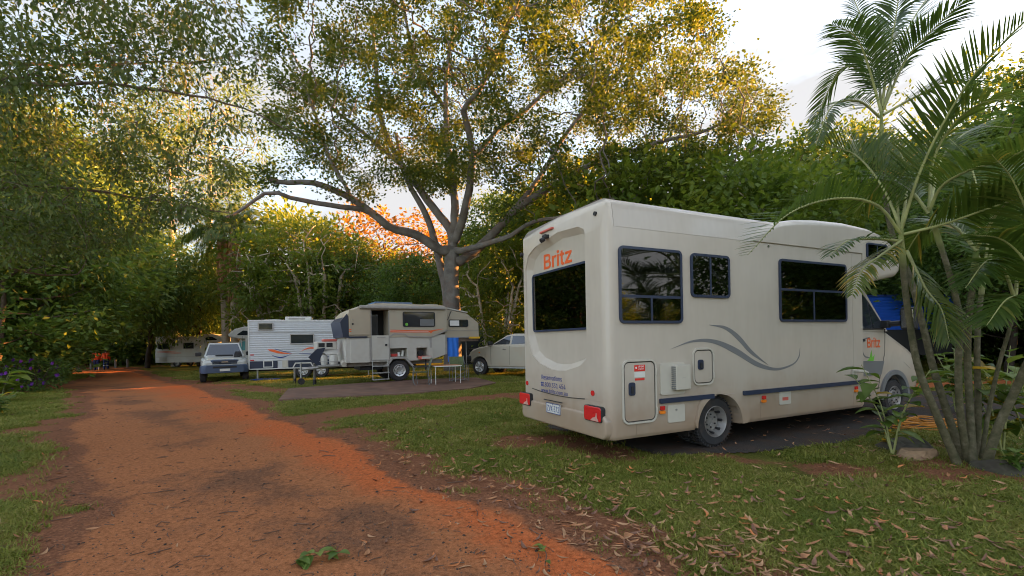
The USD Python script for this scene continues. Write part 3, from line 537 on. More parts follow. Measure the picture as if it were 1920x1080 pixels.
# ------------------------------------------------------------------ trees
mat('bark_grey', (.15, .138, .128), .85, var=.35, scale=2.2, bump=.5, bscale=14, dirt=(.15, .085, .06), dscale=1.6, spec=.2)
mat('bark_brown', (.15, .11, .085), .9, var=.4, scale=3.0, bump=.6, bscale=12, spec=.15)
mat('bark_pale', (.46, .39, .31), .85, var=.3, scale=2.5, bump=.4, bscale=12, spec=.2)
mat('bark_dark', (.055, .042, .034), .9, var=.4, scale=3.0, spec=.15)
mat('dead_frond', (.45, .26, .14), .9, var=.4, scale=4.0)
leaf_mat('leaf_plane', [(0, (.034, .064, .011)), (.5, (.075, .115, .017)), (.85, (.125, .150, .022)), (1, (.20, .165, .026))], .48)
leaf_mat('leaf_dark', [(0, (0.047, 0.09, 0.023)), (0.5, (0.098, 0.176, 0.039)), (1, (0.205, 0.282, 0.066))], .4, .42)
leaf_mat('leaf_mid', [(0, (.050, .100, .018)), (.5, (.105, .180, .032)), (1, (.195, .260, .058))], .42)
leaf_mat('leaf_light', [(0, (.060, .110, .016)), (.5, (.120, .185, .028)), (1, (.200, .250, .046))], .45)
leaf_mat('leaf_over', [(0, (0.041, 0.072, 0.017)), (0.5, (0.09, 0.138, 0.031)), (1, (0.204, 0.222, 0.06))], .4, .42)
leaf_mat('leaf_orange', [(0, (.12, .07, .012)), (.5, (.26, .125, .02)), (1, (.38, .20, .035))], .45)
leaf_mat('leaf_yellow', [(0, (.20, .15, .02)), (.5, (.42, .28, .03)), (1, (.55, .36, .05))], .4)
leaf_mat('leaf_palm', [(0, (.035, .075, .015)), (.5, (.075, .13, .026)), (.85, (.14, .175, .038)), (1, (.36, .27, .06))], .42, .35)
leaf_mat('flower_purple', [(0, (.12, .02, .30)), (1, (.28, .06, .55))], .3)

def leaf_cards(P, D, length, width, rng, rnd, fold=.25, up=None, jit=.5, pointed=False):
    """Leaves as folded blades of 2 (or 4) triangles: P their stalk ends, D their directions."""
    n = len(P); L = length * rng.uniform(.65, 1.25, n)[:, None]; Wd = width * rng.uniform(.7, 1.2, n)[:, None]
    D = D + rng.normal(0, jit, (n, 3)); D /= np.linalg.norm(D, axis=1, keepdims=True)
    N = rng.normal(0, .55, (n, 3)) + (np.array([0, 0, 1.0]) if up is None else up)
    S = np.cross(D, N); S /= np.linalg.norm(S, axis=1, keepdims=True) + 1e-9; N = np.cross(S, D)
    if pointed:
        a, l, r, m, t = P, P + D * L * .4 + S * Wd / 2 + N * L * fold * .3, P + D * L * .4 - S * Wd / 2 + N * L * fold * .3, P + D * L * .42, P + D * L - N * L * .12
        v = np.stack([a, l, m, r, t], 1).reshape(-1, 3); k = (np.arange(n) * 5)[:, None]
        f = np.concatenate([k + [0, 2, 1], k + [0, 3, 2], k + [1, 2, 4], k + [2, 3, 4]], 0); return v, f, np.repeat(rnd, 5)
    v = np.stack([P, P + D * L * .5 + S * Wd / 2 + N * L * fold * .4, P + D * L, P + D * L * .5 - S * Wd / 2 + N * L * fold * .4], 1).reshape(-1, 3)
    k = (np.arange(n) * 4)[:, None]; f = np.concatenate([k + [0, 2, 1], k + [0, 3, 2]], 0)
    return v, f, np.repeat(rnd, 4)

class Skel:
    def __init__(s): s.P, s.par, s.min, s.tag = [], [], [], []
    def line(s, pts, r0, r1, parent=None, tag_=0, step=.5, wob=0.0, rng=None):
        pts = smooth_line(pts, 10); seg = np.r_[0, np.cumsum(np.linalg.norm(np.diff(pts, axis=0), axis=1))]
        k = max(2, int(seg[-1] / step) + 1); t = np.linspace(0, seg[-1], k); q = np.stack([np.interp(t, seg, pts[:, i]) for i in range(3)], 1)
        if wob: q[1:-1] += np.cumsum(rng.normal(0, wob, (k - 2, 3)), 0) * .35
        r = np.linspace(r0, r1, k); start = 0
        if parent is None and s.P:
            parent = int(np.argmin(np.linalg.norm(np.array(s.P) - q[0], axis=1))); start = 1 if np.linalg.norm(s.P[parent] - q[0]) < step * .6 else 0
        pr = -1 if parent is None else parent
        for i in range(start, k):
            s.P.append(q[i]); s.par.append(pr); s.min.append(r[i]); s.tag.append(tag_); pr = len(s.P) - 1
        return pr
    def grow(s, A, step, infl, kill, iters=80, droop=0.0, rng=None, grain=.25, maxn=9000, from_tags=None):
        A = np.asarray(A, float)
        for _ in range(iters):
            if not len(A) or len(s.P) > maxn: break
            P = np.array(s.P); d, i = cKDTree(P).query(A, distance_upper_bound=infl)
            ok = np.isfinite(d)
            if not ok.any(): break
            dirs = np.zeros((len(P), 3)); w = A[ok] - P[i[ok]]; w /= np.linalg.norm(w, axis=1, keepdims=True) + 1e-9
            np.add.at(dirs, i[ok], w); act = np.unique(i[ok])
            nd = dirs[act]; nd /= np.linalg.norm(nd, axis=1, keepdims=True) + 1e-9
            nd += rng.normal(0, grain, nd.shape); nd[:, 2] -= droop; nd /= np.linalg.norm(nd, axis=1, keepdims=True)
            new = P[act] + nd * step
            dd, _j = cKDTree(P).query(new); keep = dd > step * .35
            if not keep.any(): break
            for a, q in zip(act[keep], new[keep]):
                s.P.append(q); s.par.append(int(a)); s.min.append(0.0); s.tag.append(-1)
            d2, _j = cKDTree(np.array(s.P)).query(A); A = A[d2 > kill]
    def finish(s, twig=.012, power=2.3):
        P, par = np.array(s.P), np.array(s.par); n = len(P); r = np.zeros(n); nch = np.zeros(n, int)
        for i in range(n - 1, -1, -1):
            if nch[i] == 0: r[i] = twig ** power
            if par[i] >= 0: r[par[i]] += r[i]; nch[par[i]] += 1
        s.R = np.maximum(r ** (1 / power), np.array(s.min)); s.nch = nch
        for i in range(n):
            if par[i] >= 0: s.R[i] = min(s.R[i], s.R[par[i]])
        s.Pa, s.para = P, par; return s
    def wood(s, tags, rmin=0.0, sides=None):
        """One mesh of the branches with these tags."""
        P, par, R = s.Pa, s.para, s.R; tg = np.array(s.tag); sel = np.isin(tg, tags) & (R >= rmin)
        best = {}; mb = []; n0 = 0; vs, fs = [], []
        kids = {}
        for i in np.nonzero(sel)[0]: kids.setdefault(int(par[i]), []).append(int(i))
        done = np.zeros(len(P), bool)
        for i in np.nonzero(sel)[0]:
            if done[i]: continue
            chain = ([int(par[i])] if par[i] >= 0 else []) + [int(i)]; done[i] = True
            while True:
                c = [k for k in kids.get(chain[-1], []) if not done[k]]
                if not c: break
                k = max(c, key=lambda q: R[q]); done[k] = True; chain.append(k)
            if len(chain) < 2: continue
            rr = R[chain].copy()
            if par[i] >= 0: rr[0] = min(rr[0], rr[1] * 1.25)
            k = sides or (10 if rr.max() > .12 else 6 if rr.max() > .04 else 4 if rr.max() > .018 else 3)
            v, f = tube(P[chain], rr, k, caps=rr.max() > .03); vs.append(v); fs.append(f + n0); n0 += len(v)
        return (np.vstack(vs), np.vstack(fs)) if vs else None
    def twigs(s): return np.nonzero((s.nch == 0))[0]

def foliage(sk, rng, per, size, width, spread, hang=.0, extra=0, pointed=False, hue=.5, fold=.25, clump=0.0):
    """Leaf clumps round the twig ends (and the twig nodes just before them)."""
    ends = sk.twigs(); pts, dirs = [sk.Pa[ends]], [sk.Pa[ends] - sk.Pa[np.maximum(sk.para[ends], 0)]]
    if extra:
        a = sk.para[ends]; 
        for _ in range(extra):
            a = np.maximum(a, 0); ok = sk.R[a] < .05; pts.append(sk.Pa[a[ok]]); dirs.append(sk.Pa[a[ok]] - sk.Pa[np.maximum(sk.para[a[ok]], 0)]); a = sk.para[a]
    P, D = np.vstack(pts), np.vstack(dirs); D /= np.linalg.norm(D, axis=1, keepdims=True) + 1e-9
    if clump:
        o = rng.permutation(len(P)); kept = []; tree_ = cKDTree(P); free = np.ones(len(P), bool)
        for i in o:
            if free[i]: kept.append(i); free[tree_.query_ball_point(P[i], clump)] = False
        P, D = P[kept], D[kept]
    tone = np.clip(rng.normal(hue, .17, len(P)), 0, 1); n = rng.poisson(per * rng.uniform(.35, 1.5, len(P)))
    idx = np.repeat(np.arange(len(P)), n); m = len(idx)
    o = rng.normal(0, 1, (m, 3)) * spread * [1, 1, .7]
    Q = P[idx] + o; d = D[idx] * .6 + o / spread * .6; d[:, 2] -= hang
    return leaf_cards(Q, d, size, width, rng, np.clip(tone[idx] + rng.normal(0, .14, m), 0, 1), fold, pointed=pointed)
def crown_points(rng, n, c, r, hollow=.35, clump=2.2, gap=.47, seed=0, low=-1.0):
    out = []; c, r = np.array(c, float), np.array(r, float); got = 0
    while got < n:
        q = rng.uniform(-1, 1, (n * 3, 3)); d = np.linalg.norm(q, axis=1); q = q[(d < 1) & (d > hollow) & (q[:, 2] > low)]
        p = c + q * r; p = p[fbm(p / clump, 3, seed) > gap]; out.append(p); got += len(p)
    return np.vstack(out)[:n]
def tree_obj(name, sk, fol, bark, leaf, label, cat='tree', loc=(0, 0, 0), rotz=0.0, group=None, tags=(0,), extra_parts=()):
    t = thing(name, label, cat, loc, rotz, group)
    w = sk.wood([0], 0); obj('trunk', w, bark, t, True)
    tw = sk.wood([q for q in sorted(set(sk.tag)) if q != 0], 0)
    if tw is not None: obj('branches', tw, bark, t, True)
    v, f, rn = fol; obj('crown', (v, f), leaf, t, False, pv={'rnd': rn})
    return t
def broadleaf(seed, h, th, rx, n, leafmat, bark, per=16, size=.26, width=.13, spread=.34, hollow=.3, gap=.45, rz=None, r0=None, lean=.3, stems=1, hang=.2, twig=.014, hue=.5, step=.5, low=-1.0):
    rng = np.random.default_rng(seed); sk = Skel(); rz = rz or (h - th) / 2; r0 = r0 or h * .018
    cz = h - rz
    for k in range(stems):
        a = rng.uniform(0, 2 * math.pi); b = np.array([math.cos(a), math.sin(a), 0]) * (.25 if stems > 1 else 0)
        e = np.array([math.cos(a), math.sin(a), 0]) * rx * (.5 if stems > 1 else lean * .3)
        sk.line([b, b * 1.2 + e * .15 + [0, 0, th * .5], e * .5 + [0, 0, th], e + [0, 0, cz + rz * .1]], r0 * (.6 if stems > 1 else 1), r0 * .3, parent=-1 if k else None, step=step, wob=.03, rng=rng)
    A = crown_points(rng, n, (0, 0, cz), (rx, rx, rz), hollow, rx * .45, gap, seed, low)
    sk.grow(A, step, max(rx, rz) * 1.2, step * 1.3, 70, rng=rng, maxn=5000)
    sk.finish(twig); return sk, foliage(sk, rng, per * 4.2, size, width, spread, hang, extra=1, hue=hue, clump=spread * 1.7)

# the big plane-like tree behind the caravans: its limbs follow the photograph's, each at its own depth
def big_tree():
    rng = np.random.default_rng(5); sk = Skel(); Y = 25.0
    b = lambda l: [pix(x, y, Y + d) for x, y, d in l]
    base = pix(848, 640, Y); base[2] = -.2
    sk.line([base, pix(848, 580, Y), pix(846, 520, Y), pix(848, 470, Y)], .50, .38, tag_=0)
    sk.line([base + [-.25, .5, 0], pix(838, 560, Y + .3), pix(826, 500, Y + .6), pix(812, 440, Y + .9), pix(795, 395, Y + 1.2), pix(760, 330, Y + 2), pix(742, 250, Y + 3)], .30, .09, parent=-1, tag_=1)
    L = [([(845, 478, 0), (815, 462, -.5), (780, 440, -1), (735, 425, -1.8), (700, 396, -2.4), (660, 366, -3), (600, 340, -3.6), (545, 335, -4), (500, 333, -4.4)], .26, .07),
         ([(730, 424, -1.8), (690, 396, -2.5), (640, 387, -3.4), (560, 375, -4.4), (505, 358, -5), (460, 385, -5.5), (415, 410, -6)], .15, .04),
         ([(850, 470, 0), (846, 430, .6), (820, 398, 1), (790, 360, 1.6), (752, 310, 2), (712, 240, 2.4), (702, 170, 2.6), (700, 100, 2.6), (690, 20, 2.8)], .25, .06),
         ([(852, 440, .3), (852, 390, .5), (850, 350, .5), (840, 290, .8), (832, 220, 1), (830, 160, 1.2), (836, 100, 1.4), (850, 30, 1.8)], .24, .05),
         ([(856, 445, 0), (872, 400, -.8), (882, 340, -1.5), (886, 270, -2), (872, 205, -2.6), (895, 185, -2.9), (930, 120, -3.4), (962, 50, -4), (985, -20, -4.5)], .23, .06),
         ([(858, 472, 0), (880, 466, -.8), (915, 455, -1.4), (960, 440, -2.2), (1000, 415, -3), (1062, 404, -4)], .17, .05),
         ([(862, 490, 0), (890, 470, .4), (922, 440, .8), (962, 398, 1), (1010, 362, 1), (1070, 330, 1), (1112, 306, .8), (1165, 290, .6), (1240, 266, .4), (1310, 250, 0), (1370, 225, -.5)], .27, .05),
         ([(960, 400, 1), (1010, 340, 2.2), (1060, 260, 3.2), (1120, 180, 4), (1190, 110, 4.6), (1250, 50, 5)], .16, .04),
         ([(885, 300, -1.8), (940, 240, -1.5), (1000, 200, -1), (1080, 130, -.4), (1150, 40, 0), (1200, -40, 0)], .13, .04),
         ([(752, 310, 2), (690, 260, 3), (620, 200, 3.6), (560, 120, 4), (520, 40, 4.4)], .13, .04),
         ([(660, 366, -3), (620, 300, -2.6), (590, 220, -2.2), (560, 150, -2)], .10, .03),
         ([(1112, 306, .8), (1180, 310, -1), (1260, 320, -2.5), (1340, 330, -4), (1400, 330, -5)], .10, .03),
         ([(832, 200, 1), (780, 120, .4), (760, 40, 0), (740, -40, -.5)], .11, .03),
         ([(1062, 404, -4), (1130, 375, -4.5), (1190, 372, -5)], .05, .02)]
    for k, (l, r0, r1) in enumerate(L): sk.line(b(l), r0 * 1.0, r1 * 1.25, tag_=2 + k, wob=.07, rng=rng)
    nlimb = len(L)
    A = crown_points(rng, 4200, (1.4, 25.5, 14.6), (14.4, 10.5, 9.0), .42, 1.7, .535, 3, -.72)
    py = CY - (A[:, 2] - EYE) / A[:, 1] * FPX; px = CX + A[:, 0] / A[:, 1] * FPX
    right_edge = np.interp(py, [-300, 0, 60, 120, 200, 260, 350], [1120, 1300, 1345, 1425, 1480, 1450, 1440])
    A = A[~((px < 700) & (py > 360)) & ~((px > 560) & (px < 1040) & (py > 345)) & ~((px > 1100) & (py > 350)) & (px < right_edge)]
    sk.grow(A, .45, 9.0, .62, 90, rng=rng, grain=.38, maxn=11000)
    sk.finish(.0135, 2.25)
    t = thing('plane_tree', 'huge spreading tree with smooth grey limbs standing behind the off-road caravan', 'tree')
    obj('trunk', sk.wood([0]), 'bark_grey', t, True); obj('stem', sk.wood([1]), 'bark_grey', t, True)
    for k in range(nlimb):
        m = sk.wood([2 + k])
        if m is not None: obj('limb', m, 'bark_grey', t, True)
    obj('branches', sk.wood([-1], .0136), 'bark_grey', t, True)
    v, f, rn = foliage(sk, rng, 380, .145, .12, .40, .25, extra=1, hue=.45, clump=1.45); obj('crown', (v, f), 'leaf_plane', t, False, pv={'rnd': rn})
    return len(f)
big_tree()

# the tree that hangs in from the left, close to the camera
def overhang():
    rng = np.random.default_rng(8); sk = Skel()
    root = np.array([-9.6, 5.4, -.2])
    sk.line([root, (-9.5, 5.5, 2), (-9.3, 5.8, 4.2)], .30, .2, tag_=0, step=.3)
    for e in ([(-9.3, 5.8, 3.6), (-7.8, 6.6, 4.9), (-6.2, 7.4, 5.6), (-4.6, 8.2, 5.6), (-3.7, 8.6, 5.2)], [(-9.3, 5.8, 3.2), (-8.2, 7.0, 3.9), (-7.2, 8.2, 4.3), (-5.6, 9.4, 4.2)], [(-9.3, 5.8, 4.2), (-7.6, 5.9, 6.2), (-5.8, 6.2, 7.2), (-4.0, 6.6, 7.2)],
              [(-9.3, 5.8, 4.0), (-8.4, 7.2, 5.8), (-7.0, 8.8, 6.8), (-5.2, 10, 7.6)], [(-9.4, 5.6, 2.6), (-8.8, 6.4, 3.0), (-8.4, 7.4, 3.1), (-7.9, 8.6, 2.9)]):
        sk.line(e,   .045, .008, tag_=1, step=.25, wob=.06, rng=rng)
    A = np.vstack([crown_points(rng, 3800, (-6.6, 7.6, 5.3), (3.2, 2.8, 2.8), .1, 1.1, .505, 4), crown_points(rng, 600, (-7.6, 8.4, 3.4), (1.9, 1.4, .9), .1, .8, .48, 6)])
    pxx = CX + A[:, 0] / A[:, 1] * FPX; pyy = CY - (A[:, 2] - EYE) / A[:, 1] * FPX
    lim = np.interp(pxx, [-400, 0, 250, 400, 480, 560, 700], [520, 480, 440, 370, 300, 200, -200])
    thin = (pxx > 120) & (pyy > 110) & (pyy < 360) & (fbm(A / .8, 3, 17) < .53)
    A = A[(pyy < lim) & (pxx > -160) & ~thin]
    sk.grow(A, .20, 3.0, .21, 90, droop=.12, rng=rng, grain=.3, maxn=15000); sk.finish(.0034, 2.3)
    t = thing('overhanging_tree', 'dark small-leaved tree whose boughs hang in from the left above the road', 'tree')
    obj('trunk', sk.wood([0]), 'bark_brown', t, True); obj('limb', sk.wood([1]), 'bark_brown', t, True); obj('branches', sk.wood([-1]), 'bark_brown', t, True)
    v, f, rn = foliage(sk, rng, 19, .095, .040, .14, .6, extra=2, pointed=True, fold=.1, hue=.45); obj('crown', (v, f), 'leaf_over', t, False, pv={'rnd': rn})
overhang()

# prototypes of the trees round the park; each kind is built once where it first stands
PROTO = {}
def kind(k):
    return {'round': lambda: ('leafy_tree', broadleaf(101, 9, 1.6, 4.2, 1500, 'leaf_dark', 'bark_brown', per=26, size=.27, width=.16, spread=.42, hue=.5), 'bark_dark', 'leaf_dark'),
            'light': lambda: ('leafy_tree', broadleaf(102, 8, 2.0, 3.6, 900, 'leaf_mid', 'bark_pale', per=24, size=.28, width=.17, spread=.40, gap=.48, hue=.6), 'bark_pale', 'leaf_light'),
            'tall': lambda: ('tall_tree', broadleaf(103, 15, 5, 4.6, 1500, 'leaf_mid', 'bark_brown', per=26, size=.30, width=.17, spread=.46, gap=.46), 'bark_brown', 'leaf_mid'),
            'bushy': lambda: ('leafy_tree', broadleaf(104, 6.5, .5, 3.4, 1500, 'leaf_dark', 'bark_brown', per=26, size=.22, width=.13, spread=.36, stems=3, hue=.62), 'bark_brown', 'leaf_mid'),
            'gum': lambda: ('gum_tree', broadleaf(105, 19, 9, 4.4, 900, 'leaf_mid', 'bark_pale', per=14, size=.26, width=.09, spread=.45, gap=.53, r0=.30, lean=.15), 'bark_pale', 'leaf_mid'),
            'open': lambda: ('frangipani_tree', broadleaf(106, 7.5, 1.2, 3.4, 380, 'leaf_light', 'bark_pale', per=22, size=.30, width=.13, spread=.30, gap=.5, stems=5, r0=.26, twig=.030, hue=.6), 'bark_pale', 'leaf_light'),
            'mango': lambda: ('drooping_tree', broadleaf(109, 9, 1.8, 4.0, 1100, 'leaf_dark', 'bark_dark', per=19, size=.42, width=.12, spread=.44, hang=1.1, gap=.46, hue=.4), 'bark_dark', 'leaf_dark'),
            'orange': lambda: ('orange_tree', broadleaf(107, 9.5, 2.5, 4.6, 1100, 'leaf_orange', 'bark_brown', per=15, size=.24, width=.15, spread=.36, hue=.5), 'bark_brown', 'leaf_orange'),
            'spread': lambda: ('spreading_tree', broadleaf(108, 12, 6, 7.5, 1800, 'leaf_dark', 'bark_dark', per=15, size=.24, width=.12, spread=.40, gap=.5, rz=2.6, hue=.5), 'bark_dark', 'leaf_dark')}[k]()
def plant(k, px, Y, top, label, group=None, rot=0.0, wide=1.0, x=None, name=None):
    """A tree of this kind standing at forward distance Y in line with column px, its top at row top of the photograph."""
    H0 = {'round': 9, 'mango': 9, 'light': 8, 'tall': 15, 'bushy': 6.5, 'gum': 19, 'open': 7.5, 'orange': 9.5, 'spread': 12}[k]
    p = pix(px, 600, Y); xx = p[0] if x is None else x; z = float(gz(xx, Y)) - .1; h = (pix(px, top, Y)[2] - z) * 1.02
    s = (h / H0 * wide, h / H0 * wide, h / H0)
    if k not in PROTO:
        nm, (sk, fol), bark, leaf = kind(k)
        c = stage.CreateClassPrim('/World/kinds_' + k); pp = str(c.GetPath())
        obj('trunk', sk.wood([0]), bark, pp, True); tw = sk.wood([-1], .016)
        if tw is not None: obj('branches', tw, bark, pp, True)
        v, f, rn = fol; obj('crown', (v, f), leaf, pp, False, pv={'rnd': rn}); PROTO[k] = (nm, pp)
    nm, pp = PROTO[k]
    t = thing(name or nm, label, 'tree', (xx, Y, z), rot, group, s)
    t.GetReferences().AddInternalReference(pp); t.SetInstanceable(True); return t
# left of the road
plant('bushy', -15, 18.5, 400, 'leafy shrub tree arching over the purple flower bush beside the road', rot=.4, wide=1.15)
plant('mango', -60, 19, 250, 'dense dark tree at the left edge behind the arching shrub tree', rot=1.0)
plant('bushy', 40, 24, 415, 'dense bushy tree overhanging the left grass verge of the dirt road', rot=2.0, wide=.9)
plant('round', 90, 28, 330, 'dark round tree rising between the two bushy roadside trees', rot=2.4)
plant('round', 40, 33, 400, 'dark rounded tree by the road bend left of the two walkers', rot=.9)
plant('mango', 275, 44, 440, 'dark glossy tree hanging over the road to the right of the two walkers', rot=3.4, wide=1.0)
plant('tall', 150, 44, 300, 'tall green tree far back over the road bend', rot=.4)
plant('tall', 20, 40, 180, 'very tall tree at the far left, tip hidden by the overhanging boughs', rot=1.4)
plant('gum', 328, 47, 205, 'tall pale-trunked gum tree standing behind the far white motorhome', rot=.3)
plant('gum', 230, 58, 150, 'tall far gum tree catching orange light above the road bend', rot=1.9)
plant('gum', 395, 62, 130, 'tall gum tree far behind the pair of shaggy palms', rot=4.1)
plant('mango', 372, 46, 470, 'dense green tree left of the shaggy palms behind the far motorhome', rot=2.2, wide=.9)
plant('round', 455, 52, 490, 'rounded dark tree low behind the shaggy palms', rot=4.2, wide=.9)
plant('open', 530, 38, 425, 'pale-branched frangipani with sparse leaves behind the ribbed white caravan', rot=.5, wide=.85)
plant('open', 600, 37.5, 425, 'second pale-branched frangipani nearer the big spreading tree', rot=2.6, wide=.85)
plant('light', 545, 44, 400, 'light green open tree behind the two frangipanis', rot=1.1)
plant('orange', 735, 48, 405, 'bright orange-leaved tree glowing behind the fork of the big tree', rot=.2, wide=1.15)
plant('round', 660, 40, 478, 'dark green rounded tree between the orange tree and the off-road caravan', rot=5.0, wide=1.0)
plant('round', 775, 36, 490, 'dark tree directly behind the roof of the off-road caravan', rot=.7, wide=1.0)
plant('light', 700, 44, 465, 'light green tree in front of the orange tree', rot=3.0)
plant('open', 930, 30, 452, 'bare-stemmed small tree behind the beige pickup', rot=4.0, wide=.8)
plant('tall', 955, 42, 365, 'tall dark tree behind the left rear edge of the big motorhome', rot=2.0)
plant('mango', 890, 44, 450, 'dark tree right of the big trunk behind the beige pickup', rot=1.6)
plant('mango', 1015, 36, 370, 'dark tree rising just left of the big motorhome roof', rot=.1)
plant('light', 1090, 34, 335, 'broad leafy tree above the rear corner of the big motorhome', rot=3.3)
plant('light', 1190, 24, 310, 'light green tree over the middle of the big motorhome roof', rot=2.2, wide=1.1)
plant('light', 1300, 22, 305, 'bright leafy tree above the big motorhome roof, right of its middle', rot=.8, wide=1.1)
plant('light', 1400, 27, 318, 'taller green tree between the two bright trees above the motorhome roof', rot=1.2, wide=1.1)
plant('light', 1465, 19, 330, 'bright green tree above the over-cab bed of the big motorhome', rot=4.4, wide=1.0)
plant('tall', 1540, 30, 255, 'tall tree left of the palm clump behind the motorhome cab', rot=.3, wide=1.1)
plant('mango', 1620, 27, 300, 'dark tree right behind the motorhome cab and palm fronds', rot=2.9)
plant('spread', 1830, 29, 165, 'wide flat-topped tree on the skyline behind the palm clump', rot=1.0, wide=.75)
plant('round', 1760, 25, 330, 'dense tree behind the palm clump stems', rot=4.0, wide=1.05)
plant('tall', 1930, 24, 215, 'tall tree at the right edge behind the palm clump', rot=2.0)
plant('round', 1890, 17, 320, 'dense dark tree at the right edge of the picture', rot=5.2)
# the wood goes on beyond the picture's right edge and keeps the evening sun off the lawn
for i, (x, y, k, s) in enumerate([(24, 17, 'round', 12), (29, 23, 'tall', 16), (33, 14, 'tall', 16), (38, 20, 'tall', 18), (27, 9, 'round', 11), (36, 8, 'tall', 14), (30, 30, 'tall', 15), (40, 30, 'tall', 17), (22, 4, 'round', 9), (47, 24, 'tall', 17), (47, 14, 'tall', 16)]):
    p = CX + x / y * FPX; plant(k, p, y, CY - (s - EYE) / y * FPX, 'woodland tree right of the palm clump beyond the lane', 'woodland trees beyond the lane', rot=i * 1.3, wide=1.15, x=x)

# ------------------------------------------------------------------ the off-road hybrid caravan
mat('beige_paint', (.44, .39, .30), .35, var=.03, dirt=(.42, .33, .24), dscale=1.5)
mat('beige_door', (.40, .34, .25), .4, var=.03, dirt=(.42, .33, .24), dscale=1.5)
mat('offwhite_panel', (.52, .50, .45), .35, var=.03, dirt=(.45, .40, .33), dscale=1.2)
mat('awning_grey', (.33, .31, .29), .6, var=.1)
mat('solar_blue', (.10, .16, .26), .1, spec=.7)
mat('galv', (.36, .36, .35), .45, metallic=.5, var=.1)
mat('yellow_tape', (.72, .42, .03), .5)
mat('towel_blue', (.03, .16, .60), .95, var=.1, scale=3)
mat('canvas_green', (.085, .105, .045), .9, var=.25, scale=8)
mat('table_orange', (.42, .17, .07), .6, var=.25, scale=6)
mat('gas_bottle', (.50, .49, .45), .4, var=.08)
mat('slab', (.155, .088, .062), .9, var=.35, scale=1.6, bump=.4, bscale=30, dirt=(.24, .12, .07), dscale=1.2)
mat('ute_white', (.52, .54, .52), .25, var=.02, coat=.5)
mat('ute_blue', (.055, .085, .15), .4, var=.1)
mat('clad_white', (.50, .515, .54), .38, var=.04, dirt=(.5, .5, .5))
mat('pickup_beige', (.40, .36, .29), .25, var=.03, coat=.6, dirt=(.40, .30, .22), dscale=1.5)
mat('screen_teal', (.12, .36, .38), .6)
mat('hivis_orange', (.85, .10, .02), .8, var=.1)
mat('trousers_blue', (.025, .045, .16), .9, var=.1)
mat('reflective', (.6, .62, .6), .4)
mat('skin', (.42, .24, .16), .6)
mat('hair_dark', (.03, .02, .015), .7)
mat('post_grey', (.20, .185, .165), .8, var=.25)
mat('red_box', (.5, .04, .03), .5)
mat('blue_sheet', (.012, .075, .42), .45, var=.06)
slab_poly = sg.Polygon([gpix(x, y)[:2] for x, y in [(522, 753), (541, 731), (606, 726), (690, 719.5), (775, 714), (893, 710), (930, 720), (880, 731), (760, 741), (640, 746.5)]])
tag(obj('concrete_slab', prism(slab_poly, -.05, .055, 'z'), 'slab'), 'flat reddish concrete slab under the off-road caravan and camp table', 'slab', kind='structure')
SZ = .056
hy = thing('offroad_caravan', 'beige off-road hybrid caravan with open door, rear pop-out and orange stripe on the concrete slab', 'caravan', (-4.51, 18.43, SZ), math.radians(30))
D = 2.0
up = sg.Polygon([(-1.95, 1.70), (-2.06, 2.30), (-1.90, 2.58), (-1.72, 2.75), (-1.43, 2.88), (-.87, 3.0), (-.5, 3.03), (1.93, 3.0), (2.15, 2.91), (2.13, 1.98), (1.40, 1.70), (.46, 1.74), (-.1, 1.80)]).convex_hull
dcut = trimesh.creation.box([.68, 1.4, 1.93]); dcut.apply_translation([-.635, .3, 1.81])
obj('upper_body', solid(prism(up, -.03, D + .03, 'y', .05)) - solid(dcut), 'beige_paint', hy)
lowp = sg.Polygon([(-1.90, .78), (-1.90, 1.72), (2.03, 1.80), (2.03, .98), (1.38, .77)])
lw = solid(prism(lowp, 0, D)) - solid(dcut)
for (a, b, c, d) in ((-.26, .94, .42, 1.28), (.80, .87, 1.26, 1.28)):
    k = trimesh.creation.box([c - a, .7, d - b]); k.apply_translation([(a + c) / 2, .3, (b + d) / 2]); lw = lw - solid(k)
wc = trimesh.creation.cylinder(radius=.5, height=.9, sections=40, transform=trimesh.transformations.rotation_matrix(math.pi / 2, [1, 0, 0])); wc.apply_translation([.1, .3, .41]); lw = lw - solid(wc)
obj('lower_body', lw, 'offwhite_panel', hy)
obj('interior', MB().box((-1.0, .75, .80), (-.28, .79, 2.8)).box((-.28, .66, .92), (.43, .68, 1.3)).box((.79, .66, .86), (1.27, .68, 1.29)).mesh(), 'interior_dark', hy)
obj('trim_line', prism(sg.LineString([(-.26, 1.74), (-.11, 1.84), (.3, 1.83), (.47, 1.73), (1.40, 1.70), (2.12, 1.97)]).buffer(.022), -.045, .0), 'awning_grey', hy)
obj('trim_post', MB().box((1.36, -.02, .80), (1.44, .01, 1.70)).mesh(), 'awning_grey', hy); obj('rear_post', MB().box((2.02, -.015, .98), (2.09, .05, 1.80)).mesh(), 'awning_grey', hy)
obj('nose_panel', prism([(-2.0, 1.72), (-2.10, 2.30), (-1.86, 2.60), (-1.80, 2.5), (-1.80, 1.80), (-1.72, 1.70)], -.036, D + .036), 'navy_plastic', hy)
od = obj('open_door', MB().box((-1.79, -.075, 1.81), (-1.02, -.04, 2.76), .012).mesh(), 'beige_door', hy)
obj('door_lock', MB().cyl((-1.66, -.075, 2.22), (-1.66, -.10, 2.22), .035, 10).mesh(), 'black_plastic', od); obj('door_catch', MB().cyl((-1.65, -.075, 2.38), (-1.65, -.09, 2.38), .02, 10).mesh(), 'awning_grey', od)
for z in (1.93, 2.0): obj('stripe', MB().box((-1.79, -.079, z), (-1.71, -.073, z + .035)).mesh(), 'decal_orange', od)
obj('gutter', MB().box((-1.80, -.05, 1.70), (-1.12, .02, 1.76), .01).mesh(), 'navy_plastic', hy)
